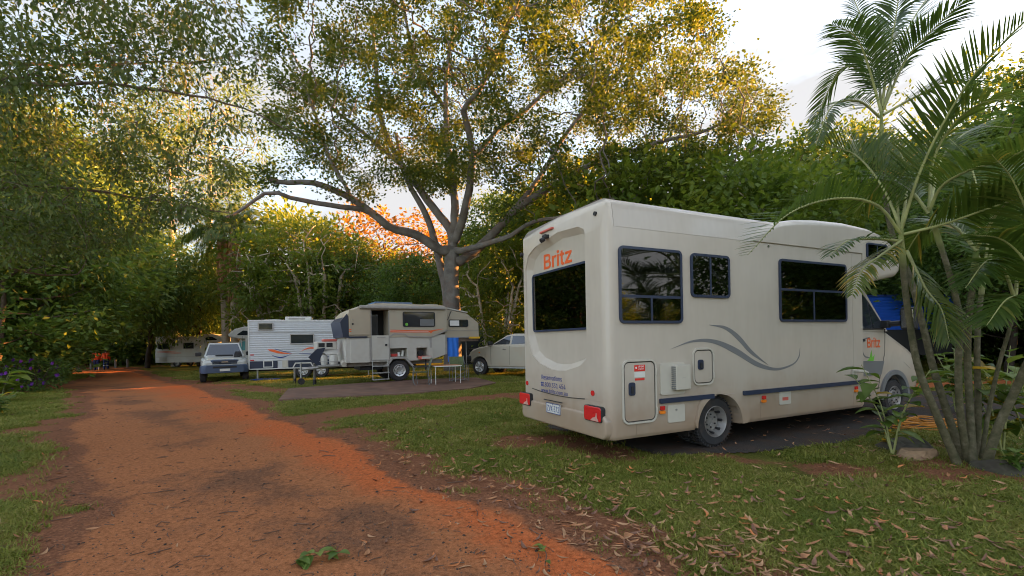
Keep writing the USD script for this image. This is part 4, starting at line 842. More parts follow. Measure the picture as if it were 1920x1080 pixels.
obj('front_locker', MB().box((-1.74, -.022, .77), (-1.05, .05, 1.655), .01).mesh(), 'offwhite_panel', hy); obj('locker_post', MB().box((-1.04, -.012, .78), (-.995, .02, 1.7)).mesh(), 'awning_grey', hy)
ld = obj('lower_door', MB().box((-.96, -.03, .85), (-.31, .03, 1.785), .01).mesh(), 'offwhite_panel', hy); obj('handle', MB().box((-.46, -.05, 1.38), (-.38, -.03, 1.45)).mesh(), 'black_plastic', ld); obj('rail', MB().box((-.76, -.045, 1.69), (-.44, -.03, 1.715)).mesh(), 'awning_grey', ld)
df = obj('door_frame', frame_prism(sg.box(-.985, .835, -.285, 2.79), .022, -.045, .02), 'awning_grey', hy)
obj('screen', MB().box((-.95, .30, 1.80), (-.63, .31, 2.6)).mesh(), 'window_black', df)
f = obj('side_window', frame_prism(rrect(.25, 2.11, 1.585, 2.71, .07), .03, -.055, .0), 'black_plastic', hy); obj('pane', prism(rrect(.275, 2.135, 1.56, 2.685, .05), -.044, -.034), 'window_black', f); obj('blind', MB().box((.95, -.048, 2.15), (1.54, -.0445, 2.42)).mesh(), 'decal_grey', f); obj('sticker', prism(sg.Point(.40, 2.21).buffer(.06), -.047, -.0442), 'decal_green', f)
s1 = sg.Polygon([(-.25, 2.0), (1.36, 1.965), (2.0, 2.04), (1.50, 1.925), (1.40, 1.84), (1.36, 1.885), (1.2, 1.885), (-.25, 1.90)]); obj('stripe', prism(s1, -.0335, -.029), 'decal_orange', hy, False)
obj('stripe_line', prism(sg.LineString([(-.25, 1.955), (1.3, 1.925)]).buffer(.006), -.035, -.033), 'decal_white', hy, False)
aw = obj('awning_roll', MB().cyl((-1.40, -.10, 2.86), (2.0, -.10, 2.875), .065, 16).mesh(), 'awning_grey', hy); obj('awning_arm', MB().box((-1.3, -.09, 2.88), (1.9, .0, 2.93)).mesh(), 'awning_grey', aw)
obj('solar_panel', MB().box((-.75, .2, 3.04), (.72, 1.3, 3.10)).mesh(), 'solar_blue', hy); obj('roof_vent', MB().box((1.35, .4, 3.0), (1.9, .9, 3.06), .02).mesh(), 'offwhite_panel', hy); obj('roof_dome', MB().box((-.4, 1.35, 3.0), (.1, 1.8, 3.17), .05).mesh(), 'offwhite_panel', hy)
pp = sg.Polygon([(2.10, 2.86), (3.05, 2.70), (3.61, 2.29), (3.64, 1.68), (2.06, 1.68)])
po = obj('rear_popout', prism(pp, .10, D - .1, 'y', .03), 'beige_paint', hy); w_ = obj('popout_window', frame_prism(rrect(2.23, 2.11, 3.12, 2.42, .07), .025, .075, .11), 'black_plastic', po); obj('pane', prism(rrect(2.25, 2.13, 3.10, 2.40, .05), .085, .095), 'window_black', w_)
obj('curtain', MB().box((2.28, .079, 2.16), (2.70, .083, 2.38)).mesh(), 'decal_white', w_)
obj('popout_roof', hull([(2.08, .06, 2.93), (2.08, D - .06, 2.93), (3.10, .06, 2.75), (3.10, D - .06, 2.75), (2.08, .06, 2.88), (2.08, D - .06, 2.88), (3.10, .06, 2.70), (3.10, D - .06, 2.70)]), 'offwhite_panel', po)
obj('popout_strut', MB().tube([(2.18, .06, 2.40), (2.34, .05, 2.78)], .015, 6).mesh(), 'black_plastic', po); obj('seam', MB().box((2.08, .085, 1.95), (3.62, .1, 1.965)).mesh(), 'awning_grey', po); obj('tape', MB().box((3.15, .07, 1.615), (3.66, .12, 1.69)).mesh(), 'yellow_tape', po); obj('under_tray', MB().box((2.1, .12, 1.50), (3.6, D - .15, 1.68)).mesh(), 'bark_brown', po); obj('popout_edge', MB().box((2.06, .07, 1.66), (3.15, .1, 1.70)).mesh(), 'awning_grey', po)
for x in (3.1,): obj('popout_leg', MB().cyl((x, .3, 0), (x, .3, 1.55), .012, 6).mesh(), 'galv', po)
ar = obj('wheel_arch', prism(sg.LineString([(-.42, .60), (-.18, .90), (.32, .90), (.66, .52)]).buffer(.035, cap_style=2, join_style=2), -.08, .35), 'awning_grey', hy, False)
wheel(hy, .10, .13, .41, .27, .235, -1, 'alloy', 8, .0); wheel(hy, .10, D - .13, .41, .27, .235, 1, 'alloy', 8, .0)
for k in range(3): obj('step', MB().box((-.99, -.32, .10 + .25 * k), (-.39, -.14, .135 + .25 * k)).mesh(), 'galv', hy)
for x in (-.99, -.40): obj('step_rail', MB().tube([(x, -.24, .1), (x, -.16, .85)], .014, 6).mesh(), 'galv', hy)
kit = MB().box((-.18, .1, .955), (.05, .25, 1.06)); obj('red_box', kit.mesh(), 'red_box', hy)
obj('kitchen_jar', MB().cyl((.13, .2, .955), (.13, .2, 1.12), .06, 12).mesh(), 'decal_white', hy); obj('kitchen_roll', MB().cyl((.27, .2, .955), (.31, .2, 1.18), .055, 12).mesh(), 'plate_white', hy); obj('speaker', MB().cyl((1.02, .12, 1.06), (1.02, .22, 1.06), .12, 20).mesh(), 'black_plastic', hy)
obj('hatch_lid', MB().box((1.26, -.14, .84), (1.46, -.10, 1.27), .01).mesh(), 'offwhite_panel', hy)
sto = obj('stove_drawer', MB().box((.86, -.42, .82), (1.28, .05, .945), .01).mesh(), 'faded_red', hy); obj('stove_front', MB().box((.87, -.432, .835), (1.27, -.42, .935)).mesh(), 'offwhite_panel', sto); obj('drawer_support', MB().box((1.05, -.3, .40), (1.1, -.25, .82)).mesh(), 'black_plastic', sto)
chh = MB().box((-1.8, .3, .62), (2.0, .42, .78)).box((-1.8, D - .42, .62), (2.0, D - .3, .78)); chh.tube([(-1.8, .36, .70), (-3.3, D / 2, .56)], .06, 6).tube([(-1.8, D - .36, .70), (-3.3, D / 2, .56)], .06, 6)
obj('chassis', chh.mesh(), 'steel_grey', hy); obj('tank', MB().box((-1.3, .5, .45), (-.4, 1.6, .66)).mesh(), 'black_plastic', hy)
for k, (x, y) in enumerate(((-2.62, .55), (-2.28, .42))):
    g = trimesh.creation.revolve(np.array([(0, .0), (.14, .0), (.155, .03), (.155, .30), (.14, .36), (.06, .40), (.06, .47), (0, .47)]), sections=24); g.apply_translation([x, y, .72]); obj('gas_bottle', g, 'gas_bottle', hy); 
obj('bottle_cage', MB().box((-2.80, .30, .66), (-2.1, .75, .72)).tube([(-2.8, .28, .85), (-2.1, .22, .85)], .012, 6).mesh(), 'galv', hy)
tb = obj('front_toolbox', MB().box((-2.85, .55, 1.28), (-2.12, 1.3, 1.58), .03).mesh(), 'offwhite_panel', hy)
for x in (-2.78, -2.5): obj('toolbox_window', MB().box((x, .54, 1.38), (x + .22, .555, 1.53)).mesh(), 'window_black', tb)
obj('red_cover', MB().box((-2.6, .6, 1.58), (-2.1, 1.1, 1.68), .045).mesh(), 'faded_red', tb); obj('toolbox_hood', hull([(-2.85, .5, 1.20), (-2.1, .5, 1.28), (-2.1, 1.2, 1.28), (-2.85, 1.2, 1.28), (-2.1, .3, 1.12), (-2.4, .3, 1.12)]), 'offwhite_panel', tb)
obj('stone_guard', prism([(-3.15, 1.02), (-2.85, 1.32), (-2.55, 1.36), (-2.75, .95), (-2.72, .72), (-2.85, .70)], .42, .46), 'navy_plastic', hy)
obj('jockey_wheel', MB().cyl((-3.35, .85, .12), (-3.35, .92, .12), .12, 20).mesh(), 'rubber', hy); obj('jockey_post', MB().cyl((-3.35, .97, .1), (-3.35, .97, .8), .03, 10).mesh(), 'galv', hy)
obj('drawbar_roll', MB().cyl((-1.95, .15, .72), (-1.95, .40, .80), .10, 14).mesh(), 'pale_plastic', hy)
def cloth(nx, nz, w, h, wave, seed):
    rng = np.random.default_rng(seed); x, z = np.meshgrid(np.linspace(0, w, nx), np.linspace(0, -h, nz)); y = wave * (np.sin(x / w * 14 + z * 1.5) * (.3 + .7 * (-z / h)) + .5 * np.sin(x / w * 6 - z * 3))
    v = np.stack([x, y, z], -1).reshape(-1, 3); i, j = np.meshgrid(np.arange(nz - 1), np.arange(nx - 1), indexing='ij'); a = i * nx + j
    q = np.stack([a, a + nx, a + nx + 1, a + 1], -1).reshape(-1, 4); v2 = v + [0, .008, 0]; n = len(v)
    return np.vstack([v, v2]), np.vstack([q[:, [0, 1, 2]], q[:, [0, 2, 3]], q[:, [0, 2, 1]] + n, q[:, [0, 3, 2]] + n])
ow = np.array([-4.51, 18.43, SZ]); t30 = math.radians(30)
def hyw(x, y, z): return ow + [x * math.cos(t30) - y * math.sin(t30), x * math.sin(t30) + y * math.cos(t30), z]
v, f = cloth(22, 20, .50, 1.0, .025, 1); v = np.array([hyw(2.14 + a, .03 + b, 1.66 + c) for a, b, c in v])
tag(obj('towel', (v, f), 'towel_blue', smooth=True), 'bright blue towel hanging below the rear pop-out of the off-road caravan', 'towel')

# camp table and chairs on the slab
tb = thing('camp_table', 'folding camp table with orange-brown top and thin white legs in front of the caravan hatch', 'table', (-2.72, 16.55, SZ), math.radians(26))
obj('tabletop', MB().box((0, 0, .63), (.98, .62, .655), .008).mesh(), 'table_orange', tb); obj('table_edge', frame_prism(sg.box(-.01, -.01, .99, .63), .02, .615, .645, 'z'), 'plate_white', tb)
for x, y in ((.03, .03), (.95, .03), (.03, .59), (.95, .59)): obj('leg', MB().cyl((x, y, 0), (x, y, .63), .013, 8).mesh(), 'plate_white', tb)
def camp_chair(label, x, y, rot):
    c = thing('camp_chair', label, 'chair', (x, y, SZ), rot, 'green folding camp chairs')
    sh = MB().p
    obj('seat', MB().box((-.26, -.24, .43), (.26, .24, .45), .008).mesh(), 'canvas_green', c)
    obj('backrest', hull([(-.27, .22, .50), (.27, .22, .50), (-.27, .34, .92), (.27, .34, .92), (-.27, .24, .50), (.27, .24, .50), (-.27, .36, .92), (.27, .36, .92)]), 'canvas_green', c)
    for s in (-1, 1):
        obj('side_frame', MB().tube(smooth_line([(s * .30, -.28, .62), (s * .30, -.27, .02), (s * .30, .24, .02), (s * .30, .20, .45), (s * .28, .36, .94)], 5), .012, 6).mesh(), 'decal_grey', c)
        obj('armrest', MB().box((s * .33, -.30, .62), (s * .27, .24, .645), .008).mesh(), 'black_plastic', c)
    obj('cross_brace', MB().tube([(-.30, -.2, .05), (.30, -.2, .42)], .010, 6).tube([(.30, -.18, .05), (-.30, -.18, .42)], .010, 6).tube([(-.3, .24, .02), (.3, .24, .02)], .01, 6).mesh(), 'decal_grey', c)
    return c
camp_chair('green camp chair seen side on between the caravan wheel and the table', -3.22, 16.75, math.radians(-75))
camp_chair('green camp chair behind the table with its backrest towards the caravan towel', -2.05, 17.9, math.radians(20))

# ------------------------------------------------------------------ ribbed white caravan
wc_ = thing('ribbed_caravan', 'white caravan with ribbed cladding, navy skirt and orange swooshes behind the slab', 'caravan', (-9.647, 21.70, 0), math.radians(20))
zs, xs = [], []
z = .82
while z < 2.60: zs += [z, z + .012, z + .05, z + .088]; xs += [.010, .0, -.012, .0]; z += .10
def ribwall(x0, x1, y, sgn):
    p = [(xx * 1.0, zz) for xx, zz in zip(xs, zs)]
    return p
n_ = len(zs); L0, L1 = -2.18, 3.3
outline = [(-.0, .5)] + [(a, b) for a, b in zip(xs, zs)] + [(0, 2.63), (2.2, 2.63)] + [(2.2 - a, b) for a, b in zip(xs[::-1], zs[::-1])] + [(2.2, .5)]
obj('body', prism(sg.Polygon(outline).buffer(0), L0, L1, 'x'), 'clad_white', wc_)
obj('rear_corner', MB().box((L0 - .03, -.02, .48), (L0 + .03, .05, 2.65), .015).mesh(), 'white_paint', wc_); obj('roof_edge', MB().box((L0 - .03, -.025, 2.62), (L1, 2.225, 2.68), .02).mesh(), 'white_paint', wc_); obj('belt_trim', MB().box((L0, -.018, 2.095), (L1, 0, 2.115)).mesh(), 'awning_grey', wc_)
for a, b in ((-2.15, -1.04), (-.60, .68), (.9, 3.2)): obj('skirt_panel', MB().box((a, -.016, .50), (b, .01, .83)).mesh(), 'navy_plastic', wc_)
obj('skirt_rail', MB().box((L0, -.02, .46), (L1, .05, .505)).mesh(), 'white_paint', wc_)
for a, b, c, d in ((-1.77, 2.23, -1.21, 2.53), (-.48, 1.60, .475, 2.005), (1.46, 1.59, 2.3, 1.99)):
    f = obj('side_window', frame_prism(rrect(a - .03, b - .03, c + .03, d + .03, .02), .045, -.05, .0), 'awning_grey', wc_); obj('pane', MB().box((a, -.035, b), (c, -.022, d)).mesh(), 'window_black', f)
obj('tunnel_hatch', frame_prism(rrect(-1.62, .54, -1.22, .86, .02), .04, -.03, .0), 'white_paint', wc_); obj('gas_panel', MB().box((-.85, -.03, .52), (-.62, 0, .84), .008).mesh(), 'pale_plastic', wc_); obj('beige_vent', MB().box((.72, -.025, 1.36), (1.2, 0, 1.60)).mesh(), 'beige_door', wc_)
for l, m_ in (([[(-1.44, 1.36), (-1.2, 1.34), (-.85, 1.22), (-.42, 1.13)], [(-1.44, 1.36), (-1.30, 1.26), (-.9, 1.15), (-.42, 1.13)]], 'decal_orange'), ([[(-1.4, 1.30), (-1.25, 1.10), (-.9, 1.0), (-.45, 1.12)], [(-1.4, 1.30), (-1.22, 1.06), (-.88, .95), (-.45, 1.12)]], 'decal_navy'), ([[(-1.14, 1.38), (-.8, 1.27), (-.45, 1.17)], [(-1.14, 1.36), (-.8, 1.24), (-.45, 1.15)]], 'decal_navy'),
                 ([[(-.10, 1.22), (.25, 1.40), (.6, 1.39), (.95, 1.27)], [(-.10, 1.22), (.25, 1.34), (.6, 1.33), (.95, 1.27)]], 'decal_orange'), ([[(-.15, 1.13), (.35, 1.12), (.75, 1.03), (1.3, .95)], [(-.15, 1.12), (.35, 1.08), (.75, .99), (1.3, .94)]], 'decal_navy')):
    obj('swoosh', prism(ribbon(*l), -.0145, -.0115), m_, wc_, False)
for z in (1.10, .86): obj('side_marker', MB().box((-2.13, -.03, z), (-1.98, 0, z + .04)).mesh(), 'red_lens', wc_)
obj('side_marker', MB().box((.33, -.03, .83), (.45, 0, .87)).mesh(), 'amber_lens', wc_)
obj('lettering', on_side(fit_text('INTERNATIONAL', .02, .50, False, .001), -.85, 1.315, -.0125), 'decal_grey', wc_, False)
acu = obj('air_conditioner', MB().box((-.76, .5, 2.66), (.40, 1.5, 2.86), .06).mesh(), 'white_paint', wc_); obj('grille', MB().box((-.6, .49, 2.72), (.1, .51, 2.80)).mesh(), 'awning_grey', acu)
obj('antenna_mast', MB().tube([(-1.7, .4, 2.68), (-1.2, .35, 2.72), (-.9, .3, 2.69)], .02, 6).mesh(), 'galv', wc_); obj('roof_hatch', MB().box((-1.6, .6, 2.66), (-1.1, 1.1, 2.72), .02).mesh(), 'pale_plastic', wc_); obj('dish', MB().cyl((1.55, .4, 2.66), (1.55, .4, 2.80), .035, 8).cyl((1.55, .4, 2.80), (1.55, .4, 2.84), .05, 14, .16).mesh(), 'white_paint', wc_)
ar = obj('wheel_arch', prism(sg.LineString([(-.42, .48), (-.30, .70), (.34, .70), (.46, .48)]).buffer(.025, join_style=2), -.04, .1), 'white_paint', wc_, False)
wheel(wc_, .02, .12, .34, .21, .20, -1, 'alloy', 8, .02, spokes=6); wheel(wc_, .02, 2.08, .34, .21, .20, 1, 'alloy', 8, .02, spokes=6); wheel(wc_, .78, .12, .34, .21, .20, -1, 'alloy', 8, .02, spokes=6)
for x in (-1.88, 2.9): obj('corner_leg', MB().box((x - .03, .15, 0), (x + .03, .21, .5)).box((x - .09, .1, 0), (x + .09, .26, .02)).mesh(), 'galv', wc_)
obj('chassis', MB().box((L0 - .1, .4, .36), (L1 + 1.2, .5, .5)).box((L0 - .1, 1.7, .36), (L1 + 1.2, 1.8, .5)).mesh(), 'black_plastic', wc_); obj('rear_bar', MB().box((L0 - .42, .2, .48), (L0, .28, .56)).box((L0 - .42, .2, .48), (L0 - .34, 2.0, .56)).mesh(), 'galv', wc_)
sp = thing('spare_wheel', 'black spare wheel hung on the rear bar of the ribbed caravan beside the white ute', 'wheel', wc_loc if False else (-9.647 + math.cos(math.radians(20)) * (L0 - .5) - math.sin(math.radians(20)) * .42, 21.70 + math.sin(math.radians(20)) * (L0 - .5) + math.cos(math.radians(20)) * .42, .56), math.radians(110))
wheel(sp, 0, 0, .36, .24, .2, 1, 'steel_grey', 8, .03, name='tyre')
hose = thing('water_hose', 'dark coiled water hose lying on the grass under the ribbed caravan', 'hose', (-11.0, 20.75, 0), 0)
obj('coil', MB().tube([(.55 * math.cos(a) * (1 + .05 * math.sin(3 * a)) + .2 * a / 20, .28 * math.sin(a) + .02 * math.sin(5 * a), .03 + .0012 * a) for a in np.linspace(0, 22, 110)], .014, 5).mesh(), 'decal_navy', hose)

# ------------------------------------------------------------------ ute facing the camera
ut = thing('ute', 'white and blue ute facing the camera beside the ribbed white caravan', 'ute', (-12.75, 20.9, -.0), math.radians(-58))
def carbody(parent, parts, matn):
    m = None
    for p_ in parts:
        q = solid(p_); m = q if m is None else m + q
    return m
def veh_hull(secs, r=.05):
    """Convex body from cross-sections (x, half-width, z low, z high, taper at top)."""
    pts = []
    for x, hw, z0, z1, tp in secs:
        for s in (-1, 1):
            pts += [(x, s * (hw - .03), z0), (x, s * hw, z0 + .06), (x, s * (hw - tp * .3), z1 - .10), (x, s * (hw - tp), z1 - .03), (x, s * (hw - tp - .08), z1)]
    return hull(pts)
# x: forward; the front axle at x = 0
lower = veh_hull([(.70, .72, .50, .84, .02), (.62, .82, .42, .92, .03), (.2, .89, .38, 1.0, .03), (-1.0, .90, .38, 1.06, .03), (-2.4, .90, .38, 1.06, .03)])
bonnet = veh_hull([(.60, .72, .7, .98, .05), (.45, .76, .7, 1.03, .08), (-.75, .80, .7, 1.14, .10)])
b = solid(lower) + solid(bonnet)
for s in (-1, 1):
    a = trimesh.creation.cylinder(radius=.44, height=.5, sections=36, transform=trimesh.transformations.rotation_matrix(math.pi / 2, [1, 0, 0])); a.apply_translation([0, s * .85, .38]); b = b - solid(a)
obj('body', b, 'ute_white', ut)
obj('cabin', hull([(x, s * y, z) for x, y, z in [(-.70, .78, 1.08), (-1.42, .60, 1.66), (-1.55, .60, 1.69), (-2.3, .60, 1.69), (-2.55, .78, 1.06)] for s in (-1, 1)]), 'ute_white', ut)
ws = obj('windscreen', hull([(x + dx, s * y, z) for x, y, z in [(-.76, .70, 1.12), (-1.385, .555, 1.625)] for s in (-1, 1) for dx in (0, .02)]), 'window_black', ut)
for s in (-1, 1):
    obj('side_window', hull([(x, s * y, z) for x, y, z in [(-.95, .772, 1.15), (-1.45, .625, 1.60), (-2.25, .625, 1.60), (-2.42, .76, 1.15)] for _ in (0,)] + [(-1.5, s * .73, 1.3)]), 'window_black', ut)
    obj('headlamp', hull([(.56, s * .50, .74), (.60, s * .50, .93), (.40, s * .80, .98), (.30, s * .84, .80), (.48, s * .80, .72), (.66, s * .55, .86)]), 'clear_lens', ut)
    obj('wing_mirror', MB().box((-.78, s * .86, 1.10), (-.66, s * 1.10, 1.28), .04).mesh(), 'black_plastic', ut)
    wheel(ut, 0, s * .80, .375, .24, .21, s, 'alloy', 8, .02, spokes=6); wheel(ut, -3.05, s * .80, .375, .24, .21, s, 'alloy', 8, .02, spokes=6)
    obj('fog_lamp', MB().cyl((.70, s * .62, .60), (.74, s * .62, .60), .07, 16).mesh(), 'clear_lens', ut)
obj('bumper', veh_hull([(.80, .70, .40, .72, .02), (.70, .86, .38, .74, .02), (.35, .93, .40, .72, .02), (.30, .93, .4, .7, .02)]), 'ute_blue', ut)
gr = obj('grille', hull([(.64, s * y, z) for y, z in [(.50, .74), (.52, .94), (.44, .96)] for s in (-1, 1)] + [(.70, s * .46, z) for z in (.76, .92) for s in (-1, 1)]), 'ute_blue', ut)
for z in (.79, .85, .905): obj('grille_bar', MB().box((.69, -.44, z), (.715, .44, z + .02)).mesh(), 'black_plastic', gr)
obj('badge', MB().box((.71, -.12, .845), (.725, .12, .875)).mesh(), 'chrome', gr)
obj('air_intake', MB().box((.79, -.44, .60), (.815, .44, .68), .01).mesh(), 'black_plastic', ut); pl = obj('number_plate', MB().box((.80, -.19, .47), (.82, .19, .57)).mesh(), 'plate_white', ut)
obj('bonnet_scoop', MB().box((-.6, -.35, 1.10), (-.2, .35, 1.155), .025).mesh(), 'black_plastic', ut)
obj('tray', veh_hull([(-2.5, .88, .6, 1.05, .02), (-4.1, .88, .6, 1.05, .02)]), 'ute_white', ut)
obj('aerial', MB().tube([(-.7, .72, 1.1), (-.72, .74, 2.0)], .006, 5).mesh(), 'black_plastic', ut); obj('rear_pole', MB().cyl((-.95, .70, 1.5), (-.95, .70, 1.82), .02, 6).mesh(), 'galv', ut)

# ------------------------------------------------------------------ beige pickup behind the motorhome's tail
pk = thing('pickup', 'beige dual-cab pickup with black bull bar, half hidden behind the motorhome', 'pickup', (-1.50, 21.36, 0), math.radians(-32))
low = prism(sg.Polygon([(-.62, .62), (-.64, .92), (-.55, 1.06), (-.40, 1.17), (-.05, 1.27), (.62, 1.36), (.62, .42), (-.2, .42)]), .02, 1.80, 'y', .10, 4)
mid = prism(sg.Polygon([(.30, .40), (.30, 1.30), (.62, 1.36), (2.55, 1.36), (2.6, .40)]), .0, 1.82, 'y', .07, 4)
bed = prism(sg.Polygon([(2.45, .5), (2.45, 1.36), (4.2, 1.30), (4.25, .55)]), .01, 1.81, 'y', .07, 4)
b = solid(low) + solid(mid) + solid(bed)
for x in (0, 3.2):
    for y in (.05, 1.77):
        a = trimesh.creation.cylinder(radius=.47, height=.6, sections=36, transform=trimesh.transformations.rotation_matrix(math.pi / 2, [1, 0, 0])); a.apply_translation([x, y, .40]); b = b - solid(a)
obj('body', b, 'pickup_beige', pk)
obj('cabin', hull([(x, y if s == 0 else 1.82 - y, z) for x, y, z in [(.55, .06, 1.32), (1.38, .24, 1.79), (1.75, .25, 1.85), (2.3, .25, 1.84), (2.62, .24, 1.76), (2.75, .07, 1.32)] for s in (0, 1)]), 'pickup_beige', pk)
def pkwin(l, off):
    q = []
    for x, z in l:
        y = np.interp(z, [1.32, 1.80], [.065, .245]) - off
        q += [(x, y, z), (x, y + .02, z)]
    return hull(q)
obj('front_window', pkwin([(.74, 1.38), (1.40, 1.74), (1.58, 1.76), (1.58, 1.40)], .012), 'window_black', pk); obj('rear_window', pkwin([(1.68, 1.40), (1.68, 1.765), (2.25, 1.75), (2.55, 1.41)], .012), 'window_black', pk)
obj('windscreen', hull([(.56, .2, 1.37), (1.36, .34, 1.80), (.56, 1.62, 1.37), (1.36, 1.48, 1.80), (.60, .2, 1.37), (1.4, .34, 1.8)]), 'window_black', pk)
obj('bull_bar', MB().box((-.80, -.02, .62), (-.45, 1.84, .90), .08).tube([(-.72, .2, .85), (-.74, .2, 1.18), (-.74, 1.6, 1.18), (-.72, 1.6, .85)], .03, 8).tube([(-.74, .2, 1.02), (-.74, 1.6, 1.02)], .025, 8).mesh(), 'black_plastic', pk)
obj('wing_mirror', MB().box((.60, -.20, 1.36), (.76, .04, 1.54), .05).mesh(), 'black_plastic', pk); obj('door_handle', MB().box((1.28, -.03, 1.17), (1.46, .01, 1.205), .012).mesh(), 'chrome', pk)
for x in (.64, 1.62, 2.5): obj('door_gap', MB().box((x, -.003, .5), (x + .012, .004, 1.33)).mesh(), 'dark_gap', pk)
obj('side_step', MB().box((.55, -.10, .34), (2.6, .05, .40), .02).mesh(), 'galv', pk); obj('indicator', MB().box((-.02, -.008, 1.02), (.05, .01, 1.06)).mesh(), 'amber_lens', pk)
for x in (0, 3.2):
    wheel(pk, x, .14, .395, .26, .235, -1, 'alloy', 8, .02, spokes=7); wheel(pk, x, 1.68, .395, .26, .235, 1, 'alloy', 8, .02, spokes=7)

# ------------------------------------------------------------------ two far motorhomes
def far_motorhome(label, loc, rot, L, stripe, teal):
    """Drives towards +x; the side at y = 0 is nearest."""
    t = thing('far_motorhome', label, 'motorhome', loc, rot, 'motorhomes parked behind the caravans')
    obj('body', prism(rrect(0, .42, L, 2.95, .05), 0, 2.3, 'y', .06), 'white_paint', t)
    obj('over_cab_bed', prism(sg.Polygon([(L - 1.0, 2.55), (L - 1.6, 2.95), (L - .7, 3.10), (L + .1, 3.12), (L + .75, 2.96), (L + 1.2, 2.62), (L + 1.18, 2.40), (L + .4, 2.25), (L - .2, 2.25)]).convex_hull, -.015, 2.315, 'y', .09), 'white_paint', t)
    obj('cab_body', prism(sg.Polygon([(L - .1, .45), (L + 1.75, .45), (L + 1.8, .85), (L + 1.6, 1.10), (L + .85, 1.35), (L - .1, 1.45)]), .14, 2.16, 'y', .08), 'white_paint', t)
    obj('cab_upper', hull([(x, y, z) for x, z, i in [(L - .1, 1.3, .16), (L + .95, 1.3, .16), (L + .45, 2.3, .3), (L - .1, 2.35, .3)] for y in (i, 2.3 - i)]), 'white_paint', t)
    obj('cab_window', hull([(L + .08, .15, 1.42), (L + .72, .15, 1.42), (L + .40, .25, 2.05), (L + .08, .255, 2.08), (L + .08, .2, 1.42), (L + .4, .3, 2.05)]), teal, t)
    obj('windscreen', hull([(L + .97, .3, 1.33), (L + .97, 2.0, 1.33), (L + .50, .4, 2.2), (L + .50, 1.9, 2.2), (L + .9, .3, 1.33), (L + .9, 2.0, 1.33)]), 'window_black', t)
    bw = obj('bed_window', prism(roundpoly([(L - .55, 2.50), (L - .45, 2.80), (L + .1, 2.84), (L + .62, 2.52)], .04), -.03, -.01), 'window_black', t)
    for a, b in ((.28, 1.38), (2.6, 3.6)):
        f = obj('side_window', frame_prism(rrect(a, 1.72, b, 2.32, .06), .04, -.03, .0), 'awning_grey', t); obj('pane', prism(rrect(a + .03, 1.75, b - .03, 2.29, .04), -.02, -.008), 'window_black', f)
    if stripe:
        for z in (1.55, 1.44): obj('stripe', prism(ribbon([(.2, z), (1.2, z - .03), (2.4, z - .15)], [(.2, z - .015), (1.2, z - .09), (2.4, z - .17)]), -.003, .003), 'decal_orange', t, False)
    obj('locker_door', prism(rrect(.4, .55, 1.1, .95, .03), -.012, .004), 'pale_plastic', t); obj('roof_hatch', MB().box((.8, .6, 2.93), (1.8, 1.5, 3.1), .05).mesh(), 'white_paint', t)
    obj('skirt_line', MB().box((0.05, -.008, .98), (L - .1, .002, 1.0)).mesh(), 'awning_grey', t)
    for x in (L * .38, L + .95): wheel(t, x, .12, .34, .22, .2, -1, 'steel_grey', 8, .03); wheel(t, x, 2.18, .34, .22, .2, 1, 'steel_grey', 8, .03)
    return t
x1 = pix(290, 640, 45)[0]
far_motorhome('white motorhome farthest left, beyond the ute, with thin orange stripes', (x1, 45, float(gz(x1, 45))), math.radians(4), 5.2, True, 'window_black')
# the second one drives to the left, so it is built turned about: its near side is the other side
x2 = pix(448, 640, 33)[0]
m2 = far_motorhome('motorhome with rounded over-cab bed showing between the ute and the ribbed caravan', (x2 + 4.9, 36.2, float(gz(x2, 33))), math.radians(180), 5.0, False, 'screen_teal')
obj('bed_window', prism(roundpoly([(4.45, 2.50), (4.55, 2.80), (5.1, 2.84), (5.62, 2.52)], .04), 2.31, 2.33), 'window_black', m2)
obj('cab_window', hull([(5.08, 2.15, 1.42), (5.72, 2.15, 1.42), (5.40, 2.05, 2.05), (5.08, 2.045, 2.08), (5.08, 2.1, 1.42), (5.4, 2.0, 2.05)]), 'screen_teal', m2)

# ------------------------------------------------------------------ blue ribbed trailer beyond the lane
bt = thing('blue_trailer', 'blue ribbed trailer half hidden behind the motorhome cab and palm stems', 'trailer', (12.6, 18.2, 0), math.radians(2))
zz = np.arange(1.75, 2.95, .12); o = [(0, 1.7)]
for z in zz: o += [(-.02, z + .02), (-.02, z + .09), (0, z + .11)]
obj('body', prism(sg.Polygon(o + [(0, 3.0), (2.0, 3.0), (2.0, 1.7)]).buffer(0), 0, 4.6, 'x'), 'blue_sheet', bt); obj('lower_panel', MB().box((0.05, .02, .7), (4.55, 1.95, 1.7)).mesh(), 'black_plastic', bt); obj('roof', MB().box((-.05, -.06, 3.0), (4.65, 2.06, 3.06)).mesh(), 'decal_navy', bt)
for x in (1.6, 2.5): wheel(bt, x, .1, .35, .22, .2, -1, 'steel_grey', 8, .03)
obj('corner_post', MB().box((-.04, -.035, .6), (.04, .04, 3.0)).mesh(), 'decal_navy', bt)
# pale tent roof behind the tree trunk
tp = thing('tent', 'pale grey-green tent roof low behind the beige pickup and big trunk', 'tent', tuple(pix(905, 640, 34) * [1, 1, 0] + [0, 0, -.2]), 0)
obj('canopy', hull([(-2.0, 0, 2.2), (2.4, 0, 2.1), (-1.4, 1.5, 2.95), (1.4, 1.5, 2.9), (-2, 3, 2.2), (2.4, 3, 2.1)]), 'canvas_green', tp)
obj('wall', MB().box((-1.9, .1, 0), (2.3, 2.9, 2.12)).mesh(), 'interior_dark', tp)

